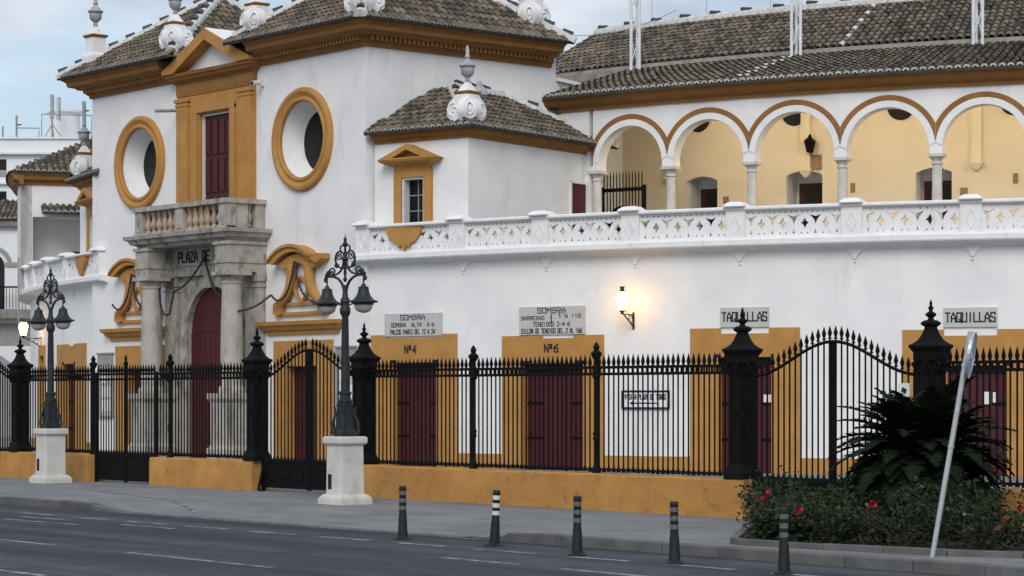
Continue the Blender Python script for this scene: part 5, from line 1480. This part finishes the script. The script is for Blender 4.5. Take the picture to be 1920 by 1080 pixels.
# ================================================================ STREET LAMPS
def street_lamp(loc, lab):
    t = thing('street_lamp', lab, 'street lamp', loc, 0, 'twin-headed street lamps on white pedestals')
    q = MB(); q.stack(0, 0, [(0.66, -0.02), (0.66, 0.09), (0.62, 0.12), (0.54, 0.16), (0.47, 0.17)]); q.build('pedestal_foot', 'stone_pale', t, bevel=0.012)
    q = MB(); q.stack(0, 0, [(0.46, 0.16), (0.44, 1.0)]); q.build('pedestal', 'stone_pale', t, bevel=0.012)
    q = MB(); q.stack(0, 0, [(0.50, 0.995), (0.54, 1.02), (0.54, 1.11), (0.50, 1.13)]); q.build('pedestal_cap', 'stone_pale', t, bevel=0.01)
    q = MB(); q.box(-0.17, -0.07, -0.232, -0.2, 0.25, 0.50); q.build('hatch', 'black', t)
    q = MB(); q.stack(0, 0, [(0.34, 1.13), (0.34, 1.20), (0.29, 1.24), (0.27, 1.32), (0.23, 1.62), (0.25, 1.65), (0.25, 1.68), (0.20, 1.70)])
    q.lathe([(0.14, 1.70), (0.14, 1.74), (0.11, 1.76), (0.11, 1.82), (0.13, 1.84), (0.13, 1.87), (0.09, 1.90)], seg=14)
    for k in range(4):
        q.T = Matrix.Rotation(k * PI / 2 + PI / 4, 4, 'Z')
        q.tube([(0.20, 0, 1.14), (0.27, 0, 1.22), (0.25, 0, 1.36), (0.19, 0, 1.50), (0.21, 0, 1.62)], [0.03, 0.035, 0.03, 0.02, 0.025], 6)
    q.T = None
    q.build('base', 'iron_green', t, smooth=40)
    q = MB(); q.lathe([(0.085, 1.88), (0.085, 2.3), (0.068, 3.12), (0.072, 3.14), (0.105, 3.18), (0.11, 3.26), (0.085, 3.30), (0.085, 3.36), (0.10, 3.38), (0.09, 3.42), (0.06, 3.46), (0.045, 3.60)], seg=14); q.build('shaft', 'iron_green', t, smooth=40)
    q = MB()
    for sx in (-1, 1):
        X = lambda x: x * sx
        q.tube(bez((X(0.02), 0, 3.52), (X(0.05), 0, 3.78), (X(0.22), 0, 3.92), (X(0.50), 0, 3.90), 12), 0.028, 6)
        q.tube(bez((X(0.50), 0, 3.90), (X(0.62), 0, 3.88), (X(0.60), 0, 3.76), (X(0.52), 0, 3.80), 8), 0.024, 6)
        q.tube(spiral(X(0.36), 4.00, 0.11, 1.4, -PI / 2, sx, 18), 0.018, 6)
        q.tube(bez((X(0.42), 0, 3.92), (X(0.10), 0, 3.92), (X(0.08), 0, 4.06), (X(0.04), 0, 4.20), 10), 0.022, 6)
        q.tube(bez((X(0.04), 0, 4.06), (X(0.36), 0, 4.05), (X(0.32), 0, 4.45), (X(0.12), 0, 4.42), 14), 0.022, 6)
        q.tube(spiral(X(0.16), 4.32, 0.10, 1.5, PI / 2, -sx, 18), 0.016, 6)
        q.tube(bez((X(0.12), 0, 4.38), (X(0.04), 0, 4.44), (X(0.03), 0, 4.30), (X(0.03), 0, 4.20), 8), 0.016, 6)
        q.tube(bez((X(0.03), 0, 4.36), (X(0.20), 0, 4.42), (X(0.15), 0, 4.60), (X(0.02), 0, 4.52), 10), 0.017, 6)
        for (ax, az) in ((0.52, 3.92), (0.24, 4.12), (0.47, 3.98)):
            q.lathe([(0.01, az - 0.05), (0.045, az - 0.02), (0.05, az + 0.02), (0.01, az + 0.06)], X(ax), 0, 8)
    q.tube([(0, 0, 3.56), (0, 0, 3.70)], [0.02, 0.03], 6)
    q.lathe([(0.012, 3.76), (0.04, 3.82), (0.02, 3.88), (0.03, 3.95), (0.02, 4.1), (0.05, 4.20), (0.065, 4.25), (0.03, 4.32), (0.02, 4.50), (0.045, 4.54), (0.05, 4.58), (0.02, 4.62), (0.035, 4.66), (0.01, 4.72), (0.004, 4.78)], seg=10)
    q.build('scrollwork', 'iron_green', t, smooth=40)
    for sx in (-1, 1):
        x = sx * 0.52
        q = MB(); q.tube([(x, 0, 3.86), (x, 0, 3.70)], 0.014, 6)
        q.lathe([(0.02, 3.70), (0.04, 3.68), (0.045, 3.65), (0.085, 3.64), (0.09, 3.58), (0.10, 3.53), (0.125, 3.47), (0.17, 3.41), (0.225, 3.385), (0.24, 3.378), (0.24, 3.355), (0.17, 3.34), (0.17, 3.31)], x, 0, 20)
        hd = q.build('lamp_head', 'iron_green', t, smooth=40)
        q = MB(); q.lathe([(0.02, 3.16), (0.08, 3.175), (0.125, 3.21), (0.15, 3.26), (0.155, 3.325)], x, 0, 20); q.build('globe', 'globe', hd, smooth=60)
        q = MB(); q.tube([(sx * 0.08, 0, 3.31), (sx * 0.28, 0, 3.36)], 0.014, 6); q.build('stay', 'iron_green', hd)
    for ch in t.children:
        if ch.name.split('.')[0] in ('base', 'shaft', 'scrollwork', 'lamp_head'):
            nm = ch.name.split('.')[0]
            if nm in ('base', 'shaft'): ch.scale = (0.84, 0.84, 1.0)
            elif nm == 'scrollwork': ch.scale = (1.0, 0.9, 0.79); ch.location.z = 3.5 * 0.21
            else: ch.scale = (1.0, 1.0, 0.9); ch.location.z = 3.345 * 0.10
    return t
street_lamp((-43.73, 23.87, 0), 'twin-headed green-grey street lamp farther away at the left')
street_lamp((-31.93, 22.93, 0), 'twin-headed green-grey street lamp nearer, in front of the gatehouse corner')

# ================================================================ WALL LANTERNS, lit
def wall_lantern(phi, lab, energy):
    t = thing('wall_lantern', lab, 'lantern', RP(phi, R0, 3.45), rad(phi), 'lit lanterns on the arena wall')
    q = MB(); q.tube([(0, 0, 0.0), (0, -0.30, 0.18), (0, -0.60, 0.34)], 0.018, 6); q.tube([(0, -0.02, 0.30), (0, -0.45, 0.30)], 0.014, 6)
    q.tube([Vector((0, -0.16 + 0.09 * math.cos(a), 0.20 + 0.09 * math.sin(a))) for a in [i * 0.5 for i in range(12)]], 0.012, 5)
    q.box(-0.025, 0.025, -0.02, 0.0, -0.05, 0.36); q.lathe([(0.05, 0.30), (0.03, 0.34), (0.06, 0.37)], 0, -0.60, 8); q.build('bracket', 'chain', t)
    q = MB(); q.lathe([(0.09, 0.40), (0.165, 0.72)], 0, -0.60, 6); q.lathe([(0.150, 0.742), (0.085, 0.825)], 0, -0.60, 6); q.build('glass', 'lamp_lit', t)
    q = MB()
    for k in range(6):
        a = 2 * PI * (k + 0.5) / 6
        q.tube([(0.095 * math.cos(a), -0.60 + 0.095 * math.sin(a), 0.39), (0.17 * math.cos(a), -0.60 + 0.17 * math.sin(a), 0.73), (0.07 * math.cos(a), -0.60 + 0.07 * math.sin(a), 0.85)], 0.006, 4)
    q.lathe([(0.09, 0.37), (0.095, 0.39), (0.09, 0.40)], 0, -0.60, 6); q.lathe([(0.172, 0.72), (0.178, 0.73), (0.172, 0.74)], 0, -0.60, 6); q.lathe([(0.08, 0.83), (0.05, 0.87), (0.045, 0.90), (0.06, 0.94), (0.05, 0.96)], 0, -0.60, 6)
    q.build('frame', 'chain', t)
    return t
wall_lantern(20.35, 'lit wall lantern glowing on the white wall between the door signs', 60)
wall_lantern(-20.6, 'lit wall lantern glowing at the far left edge of the arena wall', 60)

# ================================================================ SIGNS AND NOTICES on the walls
def plaque(phi, w, z0, z1, lines, lab, R=R0):
    t = thing('wall_sign', lab, 'sign', RP(phi, R, z0), rad(phi), 'grey tile signs above the doors')
    h = z1 - z0
    q = MB(); q.box(-w / 2, w / 2, -0.05, 0.02, 0, h); q.build('board', 'plaque', t)
    for txt, zb, hh, ww, cx in lines:
        q = MB(); lettering(q, txt, cx, zb, hh, ww, 0.17, y=-0.054, th=0.004); q.build('lettering', 'letter', t)['kind'] = 'stuff'
    return t
plaque(11.37, 1.92, 3.34, 3.92, [('SOMBRA', 0.415, 0.12, 0.82, 0), ('SOMBRA  ALTA  4-6', 0.235, 0.10, 1.45, 0), ('PALCOS PARES DEL 12 A 24', 0.05, 0.11, 1.50, 0)], 'grey sign reading SOMBRA above the door numbered 4')
plaque(17.27, 1.88, 3.31, 4.0, [('SOMBRA', 0.53, 0.12, 0.80, 0), ('BARRERAS', 0.365, 0.09, 0.66, -0.54), ('{', 0.335, 0.15, 0.05, 0.0), ('1 A 118', 0.40, 0.09, 0.62, 0.52), ('1 2 4', 0.48, 0.05, 0.30, 0.22), ('TENDIDOS 2-4-6', 0.205, 0.10, 1.05, 0), ('SILLON DE TENDIDO DEL 2 AL 166', 0.035, 0.11, 1.74, 0)], 'grey sign reading SOMBRA and TENDIDOS above the door numbered 6')
plaque(24.27, 1.20, 3.42, 3.88, [('TAQUILLAS', 0.14, 0.20, 1.10, 0)], 'grey TAQUILLAS sign behind the pillar left of the arched gate')
plaque(31.48, 1.20, 3.36, 3.80, [('TAQUILLAS', 0.12, 0.20, 1.10, 0)], 'grey TAQUILLAS sign at the right, above the palm')
for phi, txt, zb in ((11.25, 'Nº4', 2.91), (17.25, 'Nº6', 2.89)):
    q = MB(); lettering(q, txt, 0, zb, 0.18, 0.38, 0.17, y=-0.046, th=0.006, adv=5.4)
    o = q.build('painted_number', 'letter', ring_r); o.location = RP(phi, R0, 0) - base_loc(ring_r); o.rotation_euler.z = rad(phi)
t = thing('visitor_sign', 'white framed sign for arena visits on the wall behind the long railing', 'sign', RP(20.80, R0, 1.52), rad(20.8))
q = MB(); q.box(-0.60, 0.60, -0.04, 0.01, 0.01, 0.39); q.build('board', 'paper', t)
q = MB(); q.plate([(-0.63, -0.02), (0.63, -0.02), (0.63, 0.42), (-0.63, 0.42)], [[(-0.59, 0.02), (0.59, 0.02), (0.59, 0.38), (-0.59, 0.38)]], -0.06, 0.0); q.build('frame', 'black', t)
q = MB(); lettering(q, 'VISITA PLAZA DE TOROS', 0, 0.21, 0.11, 1.08, 0.2, y=-0.045); q.box(-0.34, 0.34, -0.045, -0.041, 0.10, 0.13); q.plate([(-0.34, 0.07), (-0.34, 0.16), (-0.42, 0.115)], (), -0.045, -0.041); q.build('lettering', 'letter', t)
def notice(phi, R, x, z, w, h, lab):
    q = MB(); q.box(x - w / 2, x + w / 2, -0.012, 0.0, z, z + h); o = q.build('notice', 'paper'); o.location = RP(phi, R, 0); o.rotation_euler.z = rad(phi)
    return tag(o, lab, 'notice', 'paper notices pinned to the ticket doors')
notice(24.27, R0 - 0.225, 0.50, 1.62, 0.24, 0.22, 'wide white paper notice on the maroon door right of the first taquillas pillar')
notice(24.27, R0 - 0.225, 0.72, 1.60, 0.09, 0.24, 'narrow white paper notice on the maroon door right of the first taquillas pillar')
notice(31.68, R0 - 0.225, 0.20, 1.62, 0.16, 0.28, 'larger white paper notice on the maroon door behind the palm')
notice(31.68, R0 - 0.225, 0.37, 1.63, 0.09, 0.26, 'smaller white paper notice on the maroon door behind the palm')
for sx in (-1, 1):
    t = thing('notice_board', 'grey framed notice board on the gatehouse wall at its %s end' % ('left' if sx < 0 else 'right'), 'notice board', (GX + sx * 6.22, GY, 1.15), 0, 'notice boards on the gatehouse')
    q = MB(); q.plate([(-0.42, 0), (0.42, 0), (0.42, 1.92), (-0.42, 1.92)], [[(-0.36, 0.06), (0.36, 0.06), (0.36, 1.60), (-0.36, 1.60)]], -0.07, 0.0); q.build('frame', 'grey_trim', t)
    q = MB(); q.box(-0.36, 0.36, -0.03, 0.0, 0.06, 1.60); q.build('board', 'plaque', t)
    q = MB()
    for k in range(5): q.box(-0.28 + 0.3 * (k % 2), -0.02 + 0.3 * (k % 2), -0.034, -0.03, 0.2 + 0.42 * (k // 2), 0.54 + 0.42 * (k // 2))
    q.build('poster', 'paper', t)
    q = MB(); q.box(-0.47, 0.47, -0.1, 0.0, 1.92, 1.97); q.build('hood', 'grey_trim', t)

# ================================================================ BOLLARDS
BL = [((-25.27, 19.10), 0.0, 'grey', 'leftmost slim black bollard standing at the edge of the road'), ((-23.43, 19.19), 0.06, 'white', 'slim black bollard with bright white bands, tilted on its round foot'),
      ((-21.36, 18.79), 0.01, 'grey', 'slim black bollard in front of the start of the raised kerb'), ((-19.56, 18.70), -0.01, 'grey', 'slim black bollard second from the right, before the ochre low wall end'),
      ((-17.68, 18.54), 0.0, 'grey', 'rightmost slim black bollard in front of the rose bed kerb')]
for (x, y), tilt, bm_, lab in BL:
    t = thing('bollard', lab, 'bollard', (x, y, ROADZ), 0.4, 'flexible bollards along the road')
    q = MB(); q.lathe([(0.145 if bm_ == 'white' else 0.115, 0.002), (0.145 if bm_ == 'white' else 0.115, 0.012), (0.10, 0.025), (0.075, 0.04)], seg=18); q.build('foot', 'rubber', t, smooth=40)
    q = MB(); q.lathe([(0.072, 0.035), (0.068, 0.06), (0.056, 0.30), (0.049, 0.34), (0.048, 0.66), (0.051, 0.665), (0.051, 0.70), (0.042, 0.72)], seg=16); p_ = q.build('post', 'rubber', t, smooth=40)
    for k, z in enumerate((0.60, 0.50, 0.40)):
        q = MB(); q.lathe([(0.0495, z), (0.0495, z + 0.055)], seg=16); q.build('reflective_band', 'band_white' if bm_ == 'white' else 'band_grey', p_, smooth=40)
    t.rotation_euler = (tilt * 0.3, tilt, 0.4)

# ================================================================ LEANING ROAD SIGN
t = thing('road_sign', 'leaning galvanised pole with a round sign seen nearly edge-on, before the palm', 'road sign', (-17.16, 20.38, 0.0))
lean = Vector((0.43 * S_, 0.43 * C_, 2.53)).normalized()
nrm = Vector((0.835, 0.55, 0)); nrm = (nrm - lean * nrm.dot(lean)).normalized()
xx = nrm.cross(lean).normalized()
Mx = Matrix((xx, -nrm, lean)).transposed()
if Mx.determinant() < 0: Mx = Matrix((-xx, -nrm, lean)).transposed()
t.rotation_euler = Mx.to_euler()
q = MB(); q.tube([(0, 0, -0.05), (0, 0, 2.56)], 0.030, 12); q.build('pole', 'steel', t, smooth=40)
q = MB(); q.tube([(0, 0, 1.24), (0, 0, 1.27)], 0.036, 12); q.tube([(0, 0, 2.15), (0, 0, 2.2)], 0.036, 12); q.build('clamp', 'steel', t, smooth=40)
q = MB(); q.plate(arc(0, 2.30, 0.26, 0, 2 * PI, 32)[:-1], (), -0.055, -0.035); d_ = q.build('sign_disc', 'sign_blue', t)
q = MB(); q.plate(arc(0, 2.30, 0.265, 0, 2 * PI, 32)[:-1], [arc(0, 2.30, 0.245, 0, 2 * PI, 32)[:-1]], -0.065, -0.03); q.build('rim', 'steel', d_)
q = MB(); lettering(q, '-', 0, 2.20, 0.2, None, 0.3, y=-0.058); q.build('sign_bar', 'band_white', d_)

# ================================================================ PLANTING BED, CYCAD AND ROSES
bed = [(-20.1, 20.32), (-18.8, 20.42), (-17.2, 20.72), (-15.6, 21.40), (-8, 22.6), (-8, 24.65), (-24.1, 24.65), (-22.2, 22.6)]
q = MB(); q.add([(x, y, 0.035) for x, y in bed], [tuple(range(len(bed)))]); struct(q.build('planting_bed', 'soil'))
be = bpy.data.objects.new('bed_edging', None); COL.objects.link(be); be.location = (-18, 20.5, 0); struct(be)
edge = [(-24.1, 24.6), (-22.2, 22.6), (-20.35, 20.46), (-20.1, 20.30), (-18.8, 20.40), (-17.2, 20.70), (-15.6, 21.38), (-8, 22.58)]
for a, c in zip(edge, edge[1:]):
    a, c = Vector((*a, 0)), Vector((*c, 0)); L = (c - a).length; n = max(1, int(round(L / 0.7)))
    for k in range(n):
        p = a + (c - a) * (k + 0.5) / n
        q = MB(); q.box(-L / n / 2 + 0.004, L / n / 2 - 0.004, -0.05, 0.05, -0.02, 0.075); o = q.build('edging_stone', 'kerb', be, bevel=0.008)
        o.location = p - be.location; o.rotation_euler.z = math.atan2((c - a).y, (c - a).x); o.location.z = random.uniform(-0.008, 0.004)

def cycad(loc, lab):
    t = thing('cycad_palm', lab, 'palm', loc)
    tr = MB(); tr.lathe([(0.24, 0.0), (0.27, 0.15), (0.25, 0.45), (0.28, 0.75), (0.20, 0.97), (0.05, 1.05)], seg=14)
    for k in range(120):
        a = random.uniform(0, 2 * PI); z = random.uniform(0.08, 0.75); r = 0.25
        tr.tube([(r * math.cos(a), r * math.sin(a), z), ((r + 0.09) * math.cos(a), (r + 0.09) * math.sin(a), z + 0.07)], [0.03, 0.008], 4)
    tr.build('trunk', 'stem', t)
    rng = random.Random(11)
    for k in range(260):
        ring = (k / 190.0) if k < 190 else (k - 190) / 70.0
        az = k * 2.39996 + rng.uniform(-0.2, 0.2)
        el = rad(82 - 96 * ring ** 0.8 + rng.uniform(-7, 7))
        L = rng.uniform(0.95, 1.25) if k < 190 else rng.uniform(0.55, 0.85) * (0.85 + 0.2 * math.sin(PI * min(1, ring * 1.2)))
        d = Vector((math.cos(az), math.sin(az), 0)); side = Vector((-d.y, d.x, 0))
        base = Vector((0, 0, 1.06 - 0.40 * ring)) + d * 0.12
        n = 16; pts = []; p = base.copy(); e = el
        for i in range(n + 1):
            pts.append(p.copy())
            p = p + (d * math.cos(e) + Vector((0, 0, math.sin(e)))) * (L / n)
            e -= rad(2.2 + 2.4 * rng.random() + 4.6 * ring)
        fr = MB(); fr.tube(pts, [0.013 - 0.0006 * i for i in range(n + 1)], 4)
        for i in range(2, n):
            for h in (0.0, 0.5):
                pc = pts[i].lerp(pts[i + 1], h); tn = (pts[i + 1] - pts[i]).normalized(); up = side.cross(tn)
                if up.z < 0: up = -up
                fl = 0.235 * math.sin(PI * min(1, (i + h) / n * 0.9 + 0.12)) + 0.03
                for sg in (-1, 1):
                    tip = pc + side * sg * fl * 0.86 + tn * fl * 0.48 + up * fl * rng.uniform(-0.02, 0.28)
                    w = tn * 0.019
                    mid = pc.lerp(tip, 0.45) + up * 0.012
                    fr.add([pc - w, pc + w, mid + w * 1.3, tip, mid - w * 1.3], [(0, 1, 2, 4), (4, 2, 3)])
        fr.build('frond', 'leaf_dark', t)
    return t
cycad((-19.84, 23.35, 0.03), 'dark spiky cycad palm growing in the rose bed before the gate')

def rose_bush(x, y, r, h, blooms, lab, sd):
    rng = random.Random(sd)
    t = thing('rose_bush', lab, 'bush', (x, y, 0.03), 0, 'rose bushes in the bed')
    st = MB(); tips = []
    for k in range(26):
        a = rng.uniform(0, 2 * PI); q_ = r * math.sqrt(rng.random()); hh = h * (0.5 + 0.5 * rng.random() + (0.38 if rng.random() < 0.2 else 0)) * (1 - 0.35 * (q_ / r) ** 2)
        p1 = Vector((q_ * 0.45 * math.cos(a), q_ * 0.45 * math.sin(a), hh * 0.5)); p2 = Vector((q_ * math.cos(a), q_ * math.sin(a), hh))
        st.tube([(0.1 * q_ * math.cos(a), 0.1 * q_ * math.sin(a), 0), p1, p2], [0.012, 0.009, 0.004], 4); tips.append((p1, p2))
    st.build('stems', 'stem', t)
    for nm, mt, cnt in (('foliage', 'leaf', 1250), ('young_foliage', 'leaf_b', 280)):
        lf = MB()
        for k in range(cnt):
            p1, p2 = rng.choice(tips); f = rng.random() ** 0.7
            c = p1.lerp(p2, f) + Vector((rng.gauss(0, 0.075), rng.gauss(0, 0.075), rng.gauss(0, 0.06)))
            if rng.random() < 0.3: c = Vector((c.x, c.y, c.z * rng.random()))
            c.z = max(c.z, 0.03)
            u = Vector((rng.gauss(0, 1), rng.gauss(0, 1), rng.gauss(0, 0.5))).normalized(); v = u.orthogonal().normalized()
            v = (v * math.cos(6.28 * rng.random()) + u.cross(v) * math.sin(6.28 * rng.random())).normalized()
            s = rng.uniform(0.022, 0.042)
            lf.add([c - u * s, c + v * s * 0.55 - u * s * 0.1, c + u * s * 1.1, c - v * s * 0.55 - u * s * 0.1], [(0, 1, 2, 3)])
        o = lf.build(nm, mt, t); o['kind'] = 'stuff'
    for k in range(max(1, blooms - 1)):
        p1, p2 = rng.choice(tips)
        a = rng.uniform(-2.6, -0.2)
        p = Vector((r * 0.75 * math.cos(a), r * 0.75 * math.sin(a), rng.uniform(0.45, 0.95) * h))
        bl = MB(); big = rng.random() < 0.5
        R_ = rng.uniform(0.038, 0.058) if big else rng.uniform(0.018, 0.03)
        for j in range(14):
            d = Vector((rng.gauss(0, 1), rng.gauss(0, 1), rng.gauss(0.2, 0.8))).normalized(); v = d.orthogonal().normalized(); w = d.cross(v)
            c = p + d * R_ * 0.6
            bl.add([c - v * R_ * 0.7, c + w * R_ * 0.6 + d * R_ * 0.25, c + v * R_ * 0.7, c - w * R_ * 0.6 + d * R_ * 0.25], [(0, 1, 2, 3)])
        bl.build('bloom', 'rose' if big else 'rose_pale', t)
    return t
RB_ = [(-20.12, 21.0, 0.36, 0.45, 1, 'smallest rose bush at the tip of the bed, left of the rightmost bollard'), (-19.85, 21.05, 0.50, 0.54, 3, 'low rose bush at the front left tip of the bed, red blooms near its foot'), (-19.2, 21.05, 0.6, 0.60, 2, 'low rose bush directly behind the rightmost bollard'),
       (-18.25, 21.2, 0.6, 0.62, 4, 'rose bush with scattered pale red blooms left of the leaning pole'), (-17.35, 21.5, 0.6, 0.62, 2, 'rose bush right behind the foot of the leaning pole'),
       (-16.45, 22.0, 0.62, 0.66, 2, 'rose bush just right of the leaning pole'), (-15.6, 22.5, 0.66, 0.72, 2, 'leggy rose bush at the right edge of the picture'),
       (-21.0, 22.2, 0.62, 0.66, 3, 'rose bush with a large red bloom left of the palm'), (-20.3, 22.35, 0.6, 0.66, 3, 'rose bush at the left foot of the palm'),
       (-22.15, 23.3, 0.58, 0.62, 1, 'rose bush under the arched gate bars'), (-23.15, 24.0, 0.5, 0.6, 1, 'small rose bush against the end of the long low wall'),
       (-18.6, 22.6, 0.6, 0.62, 2, 'rose bush in front of the palm trunk'), (-17.4, 23.0, 0.62, 0.75, 1, 'tall rose bush at the right foot of the palm'),
       (-16.3, 23.5, 0.6, 0.80, 1, 'tall rose bush before the low wall at the right edge'), (-21.6, 23.9, 0.6, 0.62, 1, 'rose bush behind the palm beneath the arched gate'),
       (-14.6, 23.0, 0.66, 0.7, 1, 'rose bush beyond the right end of the bed edging')]
for i, (x, y, r, h, nb, lab) in enumerate(RB_):
    rose_bush(x, y, r, h, nb, lab, 100 + i)

t = thing('camera_notice', 'small white warning sign fixed to the arched gate beside the palm', 'sign', (-21.42, FY - 0.05, 1.78))
q = MB(); q.box(-0.10, 0.10, -0.01, 0.0, 0, 0.2); q.build('board', 'paper', t)
q = MB(); q.plate([(-0.05, 0.09), (0.03, 0.05), (0.06, 0.11), (-0.02, 0.15)], (), -0.014, -0.011); q.build('pictogram', 'letter', t)
